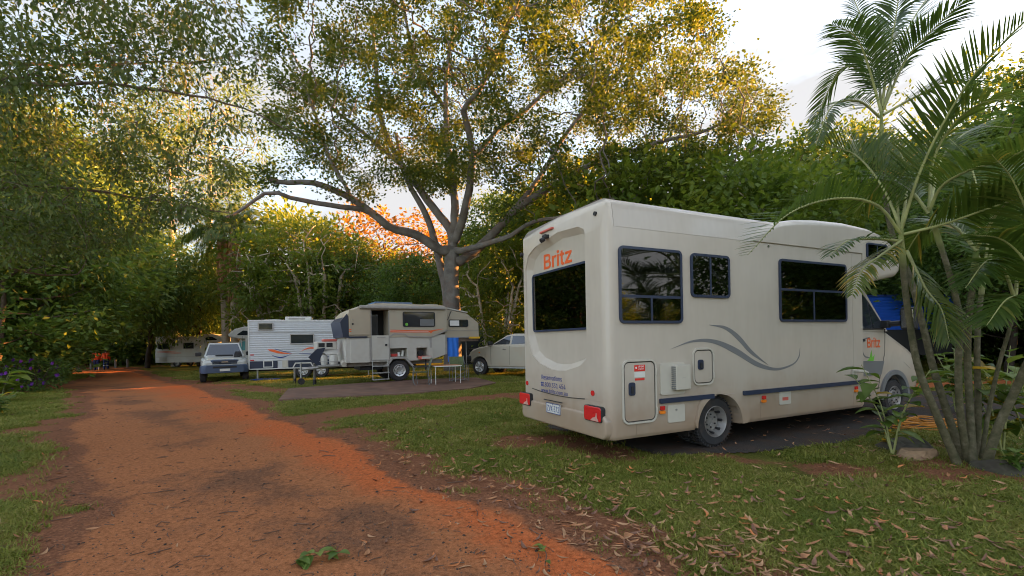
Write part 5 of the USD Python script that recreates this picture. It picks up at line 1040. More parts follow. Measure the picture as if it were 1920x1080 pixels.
# ------------------------------------------------------------------ posts
for i, (px, py, h, l) in enumerate([(590, 721.5, .80, 'tall grey steel post with dark foot on the grass before the off-road caravan drawbar'), (553, 719, .55, 'shorter grey steel post left of the tall one on the grass')]):
    p = gpix(px, py); t = thing('steel_post', l, 'post', p, 0, 'service posts on the grass'); obj('post', MB().cyl((0, 0, 0), (0, 0, h), .045, 12).mesh(), 'post_grey', t); obj('cap', MB().cyl((0, 0, h), (0, 0, h + .03), .055, 12).mesh(), 'post_grey', t); obj('foot', MB().cyl((0, 0, 0), (0, 0, .2), .06 if i == 0 else .05, 12).mesh(), 'black_plastic', t)
for i, (px, d, l) in enumerate([(171, 44, 'low timber bollard left of the two walkers'), (217, 46, 'low timber bollard just right of the two walkers'), (239, 47, 'low timber bollard farthest right at the road bend')]):
    p = pix(px, 690, d); p[2] = gz(p[0], p[1]); t = thing('bollard', l, 'bollard', p, 0, 'bollards at the road bend'); obj('post', MB().cyl((0, 0, -.1), (0, 0, .75), .11, 10).cyl((0, 0, .75), (0, 0, .8), .11, 10, .07).mesh(), 'post_grey', t)

# ------------------------------------------------------------------ the two walkers
def body_mesh(bones, res=.03, it=8):
    m = manifold3d.Manifold()
    for a, ra, b_, rb in bones:
        s1 = manifold3d.Manifold.sphere(ra, 20).translate([float(q) for q in a]); s2 = manifold3d.Manifold.sphere(rb, 20).translate([float(q) for q in b_])
        m = m + manifold3d.Manifold.batch_hull([s1, s2])
    m = m.refine_to_length(res); v, f, _n = meshkit.arrays(m); t = trimesh.Trimesh(v, f, process=True); trimesh.smoothing.filter_taubin(t, iterations=it); return t
def person(label, loc, rot, stride, arm):
    t = thing('person', label, 'person', loc, rot, 'walkers in orange')
    hipz, shz = .92, 1.42
    hl, hr = np.array([-.10, 0, hipz]), np.array([.10, 0, hipz])
    kl, kr = np.array([-.11, stride * .22, .50]), np.array([.11, -stride * .10, .50]); al, ar_ = np.array([-.11, stride * .28, .09]), np.array([.11, -stride * .34, .12])
    sl, sr = np.array([-.19, 0, shz]), np.array([.19, 0, shz]); el, er = np.array([-.26, -.08 * stride - .02, 1.14]), np.array([.26, .08 * stride, 1.14]); hl_, hr_ = np.array([-.27, .10 * arm, .88]), np.array([.27, .16 * arm, .90])
    legs = [(hl, .095, kl, .065), (kl, .065, al, .045), (hr, .095, kr, .065), (kr, .065, ar_, .045), (al, .045, al + [0, .15, -.05], .035), (ar_, .045, ar_ + [0, .15, -.05], .035)]
    arms = [(sl, .06, el, .045), (el, .045, hl_, .032), (hl_, .034, hl_ + [0, .03, -.09], .03), (sr, .06, er, .045), (er, .045, hr_, .032), (hr_, .034, hr_ + [0, .03, -.09], .03)]
    torso = [((-.08, 0, .95), .12, (.08, 0, .95), .12), ((-.06, 0, 1.0), .12, (-.10, 0, 1.32), .125), ((.06, 0, 1.0), .12, (.10, 0, 1.32), .125), (sl, .07, sr, .07), ((0, 0, 1.4), .065, (0, .02, 1.52), .055), ((0, .02, 1.60), .085, (0, .03, 1.67), .09)]
    obj('body', body_mesh(torso + legs + arms), 'skin', t, True)
    g = .022
    obj('shirt', body_mesh([((-.07, 0, .98), .135, (.07, 0, .98), .135), ((-.06, 0, 1.0), .14, (-.10, 0, 1.33), .14), ((.06, 0, 1.0), .14, (.10, 0, 1.33), .14), (sl, .085, sr, .085), (sl, .08, el, .065), (sr, .08, er, .065), (el, .065, hl_, .05), (er, .065, hr_, .05)]), 'hivis_orange', t, True)
    obj('trousers', body_mesh([((-.07, 0, .93), .125, (.07, 0, .93), .125), (hl, .115, kl, .09), (kl, .09, al, .075), (hr, .115, kr, .09), (kr, .09, ar_, .075)]), 'trousers_blue', t, True)
    for k_, a_ in ((kl, al), (kr, ar_)):
        p0, p1 = k_ + (a_ - k_) * .25, k_ + (a_ - k_) * .40; obj('reflective_band', MB().cyl(p0, p1, .098, 14, .094).mesh(), 'reflective', t)
    obj('hair', body_mesh([((0, .005, 1.645), .092, (0, .015, 1.69), .088)], .03, 3), 'hair_dark', t, True)
    for s in (-1, 1): obj('boot', MB().box(*( (a_ + [-.05, -.08, -.10], a_ + [.05, .20, .0]) if True else 0), .03).mesh() if False else MB().box((al if s < 0 else ar_) + [-.05, -.08, -.10], (al if s < 0 else ar_) + [.05, .20, .01], .03).mesh(), 'black_plastic', t)
for px, d, st, l in ((181, 41.5, 1.0, 'walker in orange work shirt and blue trousers, left one of the pair on the road'), (199, 43.0, -1.0, 'walker in orange work shirt half behind the other, on the right')):
    p = pix(px, 690, d); p[2] = gz(p[0], p[1]); person(l, p, math.radians(38), st, 1)

# ------------------------------------------------------------------ palm clump in front, right
usdkit.material(stage, '/World/Looks/cane', {
    'tc': ('texture_coordinate', {}), 'a': ('attribute', {'attribute': 'along'}), 'n': ('noise_texture', {'scale': 14.0, 'detail': 5.0, 'roughness': .65}), 'n2': ('noise_texture', {'scale': 4.0, 'detail': 3.0}),
    'nr': ('rgb_ramp', {'ramp': [(.35, (.055, .055, .026)), (.58, (.11, .095, .055)), (.78, (.20, .18, .13))]}), 'gr': ('rgb_ramp', {'ramp': [(.3, (.10, .14, .035)), (.7, (.22, .23, .08))]}),
    'm': ('mix_color', {'blend_type': 'mix'}), 'mr': ('map_range', {'range_type': 'smoothstep', 'from_min': .80, 'from_max': .90, 'clamp': True}), 'b': ('bump', {'strength': .5, 'distance': .01}), 'p': ('principled_bsdf', {'roughness': .7, 'specular_ior_level': .25})},
    [('tc.object', 'n.vector'), ('tc.object', 'n2.vector'), ('n.fac', 'nr.fac'), ('n2.fac', 'gr.fac'), ('nr.color', 'm.a'), ('gr.color', 'm.b'), ('a.fac', 'mr.value'), ('mr.result', 'm.fac'), ('m.result', 'p.base_color'), ('n.fac', 'b.height'), ('b.normal', 'p.normal')], surface='p.BSDF')
mat('rachis', (.26, .27, .10), .5, var=.25)
mat('ring_pale', (.26, .24, .20), .8, var=.3, scale=12)
def frond_mesh(pts, rng, lmax=.62, pairs=46, lift=.55, side=None, wid=.030, hang=.35, start=.16, fwd=.75, tone=.45):
    """One feather frond: a tapering rachis along pts and long narrow leaflets on both of its sides."""
    c = smooth_line(pts, 24); seg = np.r_[0, np.cumsum(np.linalg.norm(np.diff(c, axis=0), axis=1))]; Ltot = seg[-1]
    at = lambda s: np.stack([np.interp(s, seg, c[:, i]) for i in range(3)], 1)
    rp = at(np.linspace(0, Ltot, 18)); rv, rf = tube(rp, np.linspace(.020, .003, 18), 6)
    vs, fs, rn = [], [], []; n0 = 0
    s = np.linspace(start, .995, pairs) * Ltot; P = at(s); Tn = at(s + .02) - at(s - .02); Tn /= np.linalg.norm(Tn, axis=1, keepdims=True)
    up = np.array([0, 0, 1.0]) if side is None else np.asarray(side, float)
    for sg_ in (-1, 1):
        S = np.cross(Tn, up) * sg_; S /= np.linalg.norm(S, axis=1, keepdims=True) + 1e-9; N = np.cross(S, Tn) * sg_
        N = N * np.sign((N @ up))[:, None]
        f = (s / Ltot - start) / (1 - start); L = lmax * (np.sin(np.pi * (.22 + .74 * f)) ** .8) * rng.uniform(.86, 1.1, pairs)
        k = fwd + .35 * f[:, None] + rng.normal(0, .06, (pairs, 1))
        d = S * (1 + 0 * k) + Tn * k + N * (lift + rng.normal(0, .10, (pairs, 1))); d /= np.linalg.norm(d, axis=1, keepdims=True)
        wv = np.cross(d, N); wv /= np.linalg.norm(wv, axis=1, keepdims=True) + 1e-9
        w = wid * (.6 + .4 * np.sin(np.pi * f)) * rng.uniform(.8, 1.15, pairs)
        q = []
        for t, wf in ((0, .35), (.3, 1.0), (.65, .8), (1.0, .02)):
            m = P + d * (L * t)[:, None] + np.array([0, 0, -1.0]) * (L * hang * t * t)[:, None]
            q += [m - wv * (w * wf / 2)[:, None], m + wv * (w * wf / 2)[:, None]]
        v = np.stack(q, 1).reshape(-1, 3); b = (np.arange(pairs) * 8)[:, None]
        fc = np.concatenate([b + [o, o + 2, o + 1] for o in (0, 2, 4)] + [b + [o + 1, o + 2, o + 3] for o in (0, 2, 4)], 0)
        tone_ = np.clip(tone + rng.normal(0, .13, pairs) + np.where(rng.random(pairs) < .02, .5, 0), 0, 1)
        r = np.repeat(tone_, 8).reshape(pairs, 8); r[:, 6:] = np.clip(r[:, 6:] + rng.random((pairs, 1)) * .35, 0, 1)
        vs.append(v); fs.append(fc + n0); rn.append(r.ravel()); n0 += len(v)
    return (rv, rf), (np.vstack(vs), np.vstack(fs), np.concatenate(rn))
def add_frond(parent, pts, rng, **k):
    (rv, rf), (v, f, rn) = frond_mesh(pts, rng, **k)
    fr = obj('frond', (v, f), 'leaf_palm', parent, False, pv={'rnd': rn}); obj('midrib', (rv, rf), 'rachis', fr, True)
palm = thing('palm_clump', 'clump of ringed cane palms with arching fronds in the right foreground', 'palm')
prng = np.random.default_rng(21)
PB = 5.55
STEMS = [([(1797, 858, 0), (1755, 775, 0), (1722, 690, 0), (1705, 600, 0), (1695, 520, 0), (1690, 455, 0), (1690, 425, 0)], .052, .036),
         ([(1806, 850, .2), (1775, 770, .3), (1750, 690, .4), (1728, 600, .5), (1706, 520, .7), (1668, 420, .9), (1655, 300, 1.1), (1652, 205, 1.2)], .055, .028),
         ([(1815, 850, .1), (1800, 770, .0), (1797, 680, -.1), (1800, 600, -.1), (1782, 520, -.1), (1757, 440, -.1), (1742, 385, -.1)], .050, .030),
         ([(1825, 852, .0), (1818, 760, .1), (1814, 660, .1), (1818, 580, .0), (1826, 520, -.1), (1832, 455, -.2)], .050, .036),
         ([(1832, 852, .3), (1834, 760, .3), (1832, 660, .35), (1836, 590, .4), (1846, 500, .5)], .048, .030),
         ([(1838, 850, .15), (1856, 760, .1), (1874, 680, 0), (1892, 620, -.1), (1904, 560, -.2)], .030, .022),
         ([(1846, 858, -.1), (1872, 800, -.2), (1900, 740, -.3), (1932, 670, -.5), (1975, 590, -.7)], .058, .040)]
tops = []
for l, r0, r1 in STEMS:
    pts = np.array([pix(x, y, PB + d) for x, y, d in l]); pts[0][2] = min(pts[0][2], -.03)
    c = smooth_line(pts, 12); seg = np.r_[0, np.cumsum(np.linalg.norm(np.diff(c, axis=0), axis=1))]; n = int(seg[-1] / .018)
    t = np.linspace(0, seg[-1], n); q = np.stack([np.interp(t, seg, c[:, i]) for i in range(3)], 1)
    gap = np.interp(t / seg[-1], [0, .8, 1], [.055, .085, .3]); ph = np.cumsum(.018 / gap); fr_ = ph % 1
    bulge = np.where((fr_ < .22) & (t / seg[-1] < .82), 1.08, 1.0) * (1 + .5 * np.exp(-t / .10) * .6) * .80; shaft = np.where(t / seg[-1] > .84, 1.18 - .5 * np.clip((t / seg[-1] - .9) / .1, 0, 1), 1.0)
    v, f = tube(q, np.linspace(r0, r1, n) * bulge * shaft, 12)
    al = np.concatenate([np.repeat(np.where(r0 > .04, t / seg[-1], t / seg[-1] * .85), 12), [0, 1]])
    obj('cane', (v, f), 'cane', palm, True, pv={'along': al}); tops.append(q[-1])
def F(l, **k): add_frond(palm, [pix(x, y, PB + d) for x, y, d in l], prng, **k)
# fronds of the front cane
F([(1690, 440, 0), (1645, 385, -.15), (1570, 372, -.35), (1480, 400, -.6), (1402, 478, -.85)], lift=.75, hang=.10, lmax=.52, tone=.42)
F([(1690, 432, 0), (1660, 360, .1), (1625, 310, .25), (1590, 283, .45), (1536, 272, .6)], lift=.9, hang=.1, lmax=.66, tone=.45)
F([(1690, 430, 0), (1722, 330, -.2), (1768, 232, -.45), (1830, 135, -.75), (1925, 35, -1.1)], lift=.55, hang=.05, lmax=.62, pairs=54, tone=.4)
F([(1692, 450, 0), (1650, 480, -.3), (1618, 505, -.5), (1598, 552, -.7)], lift=.3, hang=.5, lmax=.30, pairs=30, tone=.6)
F([(1688, 452, 0), (1640, 448, -.2), (1590, 452, -.4), (1556, 480, -.6)], lift=.35, hang=.35, lmax=.34, pairs=30, tone=.45)
F([(1692, 440, 0), (1770, 420, -.3), (1850, 392, -.7), (1960, 355, -1.2)], lift=.8, hang=.1, lmax=.55, tone=.4)
F([(1700, 470, .2), (1735, 540, 0), (1765, 580, -.2), (1780, 640, -.3)], lift=.3, hang=.5, lmax=.4, pairs=34, tone=.5)
F([(1690, 430, .1), (1700, 350, .6), (1690, 290, 1.0), (1650, 250, 1.4)], lift=.5, hang=.25, lmax=.5, tone=.45)
# the tall rear cane, against the sky
for l, lm in (([(1652, 210, 1.2), (1630, 130, 1.1), (1605, 70, .9), (1560, 45, .7)], .55), ([(1652, 205, 1.2), (1630, 150, 1.3), (1580, 128, 1.5), (1524, 232, 1.9)], .42), ([(1654, 200, 1.2), (1665, 110, 1.2), (1680, 30, 1.1), (1690, -50, .9)], .6),
             ([(1656, 205, 1.2), (1700, 110, 1.0), (1760, 45, .6), (1815, -5, .3)], .6), ([(1654, 215, 1.2), (1640, 90, 1.6), (1610, 20, 2.0), (1590, -30, 2.2)], .55), ([(1656, 215, 1.2), (1720, 180, 1.1), (1790, 150, .9), (1850, 190, .7)], .5),
             ([(1654, 210, 1.2), (1700, 60, 1.8), (1750, -20, 2.2), (1790, -80, 2.4)], .6), ([(1650, 220, 1.2), (1610, 190, .9), (1560, 200, .6), (1530, 270, .4)], .42)):
    F(l, lmax=lm, lift=.35, hang=.3, pairs=48, tone=.38)
# the right-hand canes
for l, lm, li in (([(1742, 395, -.1), (1765, 350, -.3), (1815, 320, -.7), (1880, 300, -1.1), (1960, 262, -1.5)], .60, .8), ([(1742, 390, -.1), (1750, 300, -.1), (1790, 230, -.3), (1850, 190, -.6), (1930, 190, -.9)], .6, .5), ([(1742, 400, -.1), (1700, 350, .1), (1660, 340, .4), (1600, 400, .8)], .5, .3),
                  ([(1742, 390, 0), (1770, 290, .6), (1830, 240, 1.0), (1900, 240, 1.4)], .55, .3), ([(1832, 465, -.2), (1870, 400, -.5), (1910, 370, -.8), (1970, 380, -1.0)], .6, .6), ([(1832, 465, -.2), (1835, 380, 0), (1815, 300, .4), (1770, 250, .8)], .55, .3),
                  ([(1832, 470, -.2), (1780, 420, 0), (1730, 430, .3), (1690, 490, .6)], .5, .3), ([(1846, 510, .5), (1870, 450, .6), (1900, 430, .8), (1950, 450, 1.0)], .5, .3), ([(1846, 505, .5), (1810, 440, .8), (1765, 420, 1.2), (1720, 460, 1.6)], .5, .3),
                  ([(1846, 510, .5), (1860, 400, .8), (1885, 330, 1.1), (1930, 300, 1.4)], .55, .3), ([(1904, 565, -.2), (1880, 500, -.3), (1850, 490, -.5), (1810, 540, -.7)], .45, .3), ([(1904, 560, -.2), (1912, 480, -.2), (1940, 430, -.4), (1990, 420, -.6)], .5, .5),
                  ([(1975, 590, -.7), (1930, 500, -.8), (1880, 450, -.9), (1820, 440, -1.0)], .5, .4), ([(1975, 590, -.7), (1940, 440, -.9), (1900, 340, -1.1), (1860, 290, -1.3)], .55, .4), ([(1975, 595, -.7), (1930, 560, -.8), (1890, 560, -.9), (1850, 610, -1.0)], .45, .3)):
    F(l, lmax=lm, lift=li, hang=.3, pairs=46, tone=.42)
# spears and dead sheaths
for (a, b_) in (((1685, 430, .05), (1681, 330, .2)), ((1830, 450, -.2), (1838, 360, -.2))): obj('spear', MB().tube([pix(a[0], a[1], PB + a[2]), pix(b_[0], b_[1], PB + b_[2])], [.018, .004], 6).mesh(), 'rachis', palm)

# ------------------------------------------------------------------ stones, hose, plants under the palms
mat('stone_tan', (.30, .19, .11), .85, var=.3, scale=5, bump=.5, bscale=25, dirt=(.07, .06, .03), dscale=3)
mat('stone_dark', (.050, .042, .030), .9, var=.5, scale=6, bump=.7, bscale=20, dirt=(.035, .050, .015), dscale=4)
mat('hose_orange', (.55, .22, .03), .5, var=.1)
mat('twig', (.12, .07, .045), .9, var=.4, scale=8)
def rock(name, label, c, size, rot, m, seed, flat=.6, cuts=9):
    rng = np.random.default_rng(seed); s = trimesh.creation.icosphere(4, 1.0); v = np.array(s.vertices)
    for _ in range(cuts):
        n = rng.normal(0, 1, 3); n[2] = abs(n[2]) * flat; n /= np.linalg.norm(n); h = rng.uniform(.55, .8); dd = v @ n - h; v -= np.where(dd > 0, dd, 0)[:, None] * n
    v += (fbm(v * 3 + seed, 4, seed) - .5)[:, None] * v * .14; v *= size
    c_, s_ = math.cos(rot), math.sin(rot); v = v @ np.array([[c_, s_, 0], [-s_, c_, 0], [0, 0, 1]]) + c
    return tag(obj(name, (v, s.faces), m, smooth=35), label, 'rock')
rock('rock', 'flat tan stone lying in front of the dark mossy rock at the palm base', (5.02, 5.90, .03), (.31, .17, .12), .15, 'stone_tan', 4, 2.0, 8)
rock('rock', 'dark mossy rock behind the flat tan stone', (5.25, 6.32, .04), (.36, .22, .14), -.1, 'stone_dark', 9, 1.2)
rock('rock', 'low dark rock right of the palm stems', (5.52, 5.22, .02), (.36, .24, .13), -.5, 'stone_dark', 15, 1.6)
tag(obj('orange_hose', MB().tube([np.array([6.62 + (.44 + .02 * math.sin(9 * a)) * math.cos(a) + .05 * math.sin(1.7 * a), 7.62 + (.26 + .03 * math.sin(7 * a)) * math.sin(a), .03 + .004 * a + .012 * math.sin(5.3 * a)]) for a in np.linspace(0, 34, 240)] + [np.array([6.45, 7.4, .16]), np.array([6.38, 7.5, .22]), np.array([6.28, 7.6, .12]), np.array([6.2, 7.7, .03])], .011, 5).mesh(), 'hose_orange', smooth=True), 'orange hose lying in a coil behind the palm stems', 'hose')
def big_leaf(p, d, L, Wd, rng, up=(0, 0, 1.0), droop=.35):
    t = np.array([0, .12, .3, .5, .7, .88, 1.0]); w = np.array([.06, .62, 1.0, .98, .72, .34, .0]) * Wd / 2
    d = np.asarray(d, float); d /= np.linalg.norm(d); S = np.cross(d, up); S /= np.linalg.norm(S) + 1e-9; N = np.cross(S, d)
    c = p + np.outer(t * L, d) + np.outer(t * t * L * droop, [0, 0, -1.0]); v = np.vstack([c, c + w[:, None] * S + (w * .35)[:, None] * N, c - w[:, None] * S + (w * .35)[:, None] * N]); n = len(t); f = []
    for i in range(n - 1): f += [[i, n + i + 1, n + i], [i, i + 1, n + i + 1], [i, 2 * n + i, 2 * n + i + 1], [i, 2 * n + i + 1, i + 1]]
    return v, np.array(f)
def leafy_plant(label, base, h, nst, L, rng, name='leafy_plant', leafm='leaf_mid', yellow=.12, nl=9, spread=.5):
    t = thing(name, label, 'plant', base)
    for k in range(nst):
        a = rng.uniform(0, 6.28); e = np.array([math.cos(a) * spread * h * rng.uniform(.3, 1), math.sin(a) * spread * h * rng.uniform(.3, 1), h * rng.uniform(.7, 1.05)])
        pts = smooth_line([np.zeros(3), e * [.35, .35, .55], e], 8); obj('stem', tube(pts, np.linspace(.012, .004, len(pts)), 6), 'rachis', t, True)
        for j in range(nl):
            s = .25 + .75 * (j + .5) / nl; p = pts[int(s * (len(pts) - 1))]; b = a + j * 2.4 + rng.normal(0, .3)
            v, f = big_leaf(p + 0, [math.cos(b), math.sin(b), rng.uniform(.0, .7)], L * rng.uniform(.6, 1.1), L * .55 * rng.uniform(.8, 1.1), rng, droop=rng.uniform(.2, .6))
            y = rng.random() < yellow; obj('leaf', (v, f), 'leaf_yellow' if y else leafm, t, True, pv={'rnd': np.full(len(v), np.clip(rng.normal(.55, .2), 0, 1))})
lr = np.random.default_rng(31)
def gp(px, py, Y): q = pix(px, py, Y); q[2] = 0; return q
leafy_plant('big-leaved green plant between the front motorhome wheel and the first palm cane', gp(1672, 760, 6.0), 1.1, 4, .30, lr, yellow=.05)
leafy_plant('big-leaved plant with a few yellow leaves right behind the palm canes', gp(1878, 700, 5.95), 1.45, 6, .34, lr, yellow=.15, nl=10)
leafy_plant('tall bright green plant at the right edge behind the leaning cane', gp(1935, 700, 5.9), 1.5, 4, .30, lr, yellow=.08, nl=10)
leafy_plant('low yellowish sprouting plant at the foot of the leftmost cane', gp(1668, 800, 6.3), .36, 2, .17, lr, yellow=.6, nl=5)
leafy_plant('small green plant low at the right edge beside the dark rock', gp(1895, 850, 5.2), .32, 5, .15, lr, yellow=.05, nl=6, spread=.8)
leafy_plant('leafy plant beyond the driveway between the canes', gp(1790, 640, 9.2), 1.2, 6, .3, lr, yellow=.1, nl=9)
# ------------------------------------------------------------------ left verge plants
def flower_bush():
    rng = np.random.default_rng(41); sk = Skel(); base = np.array([-17.6, 17.5, 0.0])
    for k in range(6):
        a = rng.uniform(0, 6.28); sk.line([[0, 0, 0], [math.cos(a) * .25, math.sin(a) * .25, .45], [math.cos(a) * .6, math.sin(a) * .6, .8]], .03, .01, parent=-1, step=.25)
    A = crown_points(rng, 900, (0, 0, .62), (1.05, .9, .62), .3, .6, .42, 4, -.9); sk.grow(A, .2, 2.5, .26, 60, rng=rng, maxn=3000); sk.finish(.006)
    t = thing('flowering_bush', 'low bush dotted with purple flowers on the left verge of the road', 'bush', base)
    obj('stems', sk.wood([0, -1]), 'bark_brown', t, True); v, f, rn = foliage(sk, rng, 16, .15, .075, .16, .1, extra=1, hue=.45); obj('crown', (v, f), 'leaf_dark', t, False, pv={'rnd': rn})
    e = sk.Pa[sk.twigs()]; e = e[(e[:, 1] < .3)]; e = e[rng.permutation(len(e))[:34]]
    for p in e:
        vv, ff, n0 = [], [], 0
        for k in range(5):
            v, f = big_leaf(p + [0, -.12, .04], [math.cos(k * 1.256), -.5 + .3 * math.sin(k * 1.256), math.sin(k * 1.256)], .085, .075, rng, up=(0, -1, .1), droop=.1); vv.append(v); ff.append(f + n0); n0 += len(v)
        obj('flower', (np.vstack(vv), np.vstack(ff)), 'flower_purple', t, True, pv={'rnd': np.full(n0, rng.random())})
flower_bush()
leafy_plant('bright strap-leaved plant at the left edge in front of the flowering bush', gp(2, 745, 14.0), .9, 5, .75, lr, name='strap_plant', leafm='leaf_light', yellow=.0, nl=3, spread=.6)
leafy_plant('low dark plant at the left edge below the strap-leaved plant', gp(-8, 800, 11.0), .55, 7, .22, lr, leafm='leaf_dark', yellow=.02, nl=7, spread=.8)
# green twigs fallen on the road
def fallen_twig(label, c, n, L, seed):
    rng = np.random.default_rng(seed); t = thing('fallen_twig', label, 'twig', c, rng.uniform(0, 6))
    pts = smooth_line([(-.16, 0, .015), (0, .02, .04), (.16, -.02, .03)], 6); obj('stem', tube(pts, .004, 5), 'twig', t, True)
    for k in range(n):
        p = pts[rng.integers(0, len(pts))]; a = rng.uniform(0, 6.28); v, f = big_leaf(p + [0, 0, rng.uniform(0, .03)], [math.cos(a), math.sin(a), rng.uniform(-.05, .45)], L * rng.uniform(.7, 1.2), L * .55, rng, droop=.35); v[:, 2] = np.maximum(v[:, 2], .004)
        obj('leaf', (v, f), 'leaf_dark', t, True, pv={'rnd': np.full(len(v), rng.uniform(.3, 1))})
gzr = lambda x, y: float(ground_z(x, y)[0])
fallen_twig('torn-off twig with dark green leaves lying on the road in the foreground', (-1.47, 3.45, gzr(-1.47, 3.45)), 15, .12, 3)
fallen_twig('smaller green sprig lying near the road edge', (.20, 3.42, gzr(.2, 3.42)), 6, .075, 5)

# ------------------------------------------------------------------ far shaggy palms
def shaggy_palm(label, px, Y, top, seed, lean, rn_):
    rng = np.random.default_rng(seed); b = pix(px, 640, Y); b[2] = gz(b[0], b[1]) - .1; H = pix(px, top, Y)[2] - b[2]
    t = thing('shaggy_palm', label, 'palm', b); e = np.array([lean, 0, H])
    obj('trunk', tube(smooth_line([(0, 0, 0), (lean * .3, 0, H * .5), e], 10), np.linspace(.34, .28, 21), 12), 'bark_pale', t, True)
    for k in range(26):
        a = k * 2.4; el = rng.uniform(-.2, 1.2); d = np.array([math.cos(a) * math.cos(el), math.sin(a) * math.cos(el), math.sin(el)]); L = rng.uniform(3.4, 4.3)
        add_frond(t, [e, e + d * L * .4, e + d * L * .75 + [0, 0, -.5], e + d * L * .95 + [0, 0, -1.6]], rng, lmax=.85, pairs=30, wid=.085, hang=.9, lift=.1, tone=.5)
    P, D = [], []
    for k in range(420):
        a = rng.uniform(0, 6.28); z = H - rng.uniform(0, 1) ** .8 * rn_; P.append([lean * (z / H) ** 2 + math.cos(a) * .28, math.sin(a) * .28, z]); D.append([math.cos(a) * .12, math.sin(a) * .12, -1])
    v, f, r = leaf_cards(np.array(P), np.array(D, float), 1.3, .18, rng, rng.random(420), .1, jit=.08); obj('dead_skirt', (v, f), 'dead_frond', t, False)
shaggy_palm('shaggy palm with hanging dead fronds, right one of the pair behind the ute', 440, 40, 425, 3, .2, 5.4)
shaggy_palm('slimmer shaggy palm, left one of the pair behind the ute', 424, 42, 440, 7, -.2, 4.2)
leafy_plant('yellow-leaved plant low behind the walkers', gp(268, 700, 62), 3.2, 6, .8, lr, name='yellow_shrub', leafm='leaf_orange', yellow=.9, nl=14, spread=.7)

# ------------------------------------------------------------------ lawn, litter
mat('dry_leaf_a', (.33, .15, .062), .75, var=.3, scale=30); mat('dry_leaf_b', (.18, .085, .05), .75, var=.3, scale=30); mat('dry_leaf_c', (.38, .21, .105), .75, var=.25, scale=30); mat('dry_leaf_d', (.50, .17, .05), .7, var=.25, scale=30)
usdkit.material(stage, '/World/Looks/grass_blade', {'a': ('attribute', {'attribute': 'rnd'}), 'o': ('object_info', {}), 'r': ('rgb_ramp', {'ramp': [(0, (.11, .16, .022)), (.4, (.22, .25, .040)), (.75, (.34, .32, .075)), (1, (.45, .36, .16))]}), 'ad': ('math', {'math_type': 'multiply_add', 'value2': .30}), 'g': ('geometry', {}), 'pn': ('noise_texture', {'scale': .9, 'detail': 5.0, 'roughness': .6}), 'ad2': ('math', {'math_type': 'multiply_add', 'value2': 1.3, 'value3': -.65}), 'ad3': ('math', {'math_type': 'add'}), 'p': ('principled_bsdf', {'roughness': .6, 'specular_ior_level': .25}), 't': ('translucent_bsdf', {}), 'm': ('mix_closure', {'fac': .35})},
    [('o.random', 'ad.value1'), ('a.fac', 'ad.value3'), ('g.position', 'pn.vector'), ('pn.fac', 'ad2.value1'), ('ad.value', 'ad3.value1'), ('ad2.value', 'ad3.value2'), ('ad3.value', 'r.fac'), ('r.color', 'p.base_color'), ('r.color', 't.color'), ('p.BSDF', 'm.closure1'), ('t.BSDF', 'm.closure2')], surface='m.closure')
def tuft(seed, n, h, rad_):
    rng = np.random.default_rng(seed); a = rng.uniform(0, 6.28, n); r = rad_ * np.sqrt(rng.random(n)); P = np.stack([np.cos(a) * r, np.sin(a) * r, np.zeros(n)], 1)
    b = rng.uniform(0, 6.28, n); le = rng.uniform(.2, 1.3, n); d = np.stack([np.cos(b) * le, np.sin(b) * le, np.ones(n)], 1); d /= np.linalg.norm(d, axis=1, keepdims=True); hh = h * rng.uniform(.5, 1.3, n)
    S = np.cross(d, [0, 0, 1.0]); S /= np.linalg.norm(S, axis=1, keepdims=True); w = rng.uniform(.0022, .0042, n)[:, None] * (h / .05) ** .6
    m = P + d * (hh * .55)[:, None]; t = P + d * hh[:, None] + np.stack([np.cos(b), np.sin(b), -.5 + 0 * b], 1) * (hh * .35)[:, None]
    v = np.stack([P - S * w, P + S * w, m - S * w * .8, m + S * w * .8, t], 1).reshape(-1, 3); k = (np.arange(n) * 5)[:, None]
    f = np.concatenate([k + [0, 1, 2], k + [1, 3, 2], k + [2, 3, 4]], 0); return v, f, np.repeat(np.clip(rng.normal(.32, .2, n), 0, .65), 5)
def instancer(name, protos, pos, idx, rotz, scale, label, kind='stuff', tilt=None):
    pi = UsdGeom.PointInstancer.Define(stage, path_of(name, '/World')); rel = pi.CreatePrototypesRel()
    for k, (m, mt, pv) in enumerate(protos): rel.AddTarget(obj('blade_tuft' if 'grass' in name else 'piece', m, mt, str(pi.GetPath()), False, pv).GetPath())
    pi.CreatePositionsAttr(Vt.Vec3fArray.FromNumpy(np.asarray(pos, np.float32))); pi.CreateProtoIndicesAttr(Vt.IntArray.FromNumpy(np.asarray(idx, np.int32)))
    q = np.zeros((len(pos), 4)); q[:, 0] = np.cos(rotz / 2); q[:, 3] = np.sin(rotz / 2)
    if tilt is not None:
        ax, an = tilt; t = np.stack([np.cos(an / 2), np.sin(an / 2) * np.cos(ax), np.sin(an / 2) * np.sin(ax), 0 * an], 1); a, b = q[:, 0], q[:, 3]
        q = np.stack([t[:, 0] * a - t[:, 3] * b, t[:, 1] * a + t[:, 2] * b, t[:, 2] * a - t[:, 1] * b, t[:, 0] * b + t[:, 3] * a], 1)
    pi.CreateOrientationsAttr(Vt.QuathArray([Gf.Quath(float(a), float(b), float(c), float(d)) for a, b, c, d in q])); pi.CreateScalesAttr(Vt.Vec3fArray.FromNumpy(np.repeat(np.asarray(scale, np.float32)[:, None], 3, 1)))
    return tag(pi.GetPrim(), label, name.replace('_', ' '), kind=kind)
grng = np.random.default_rng(77)
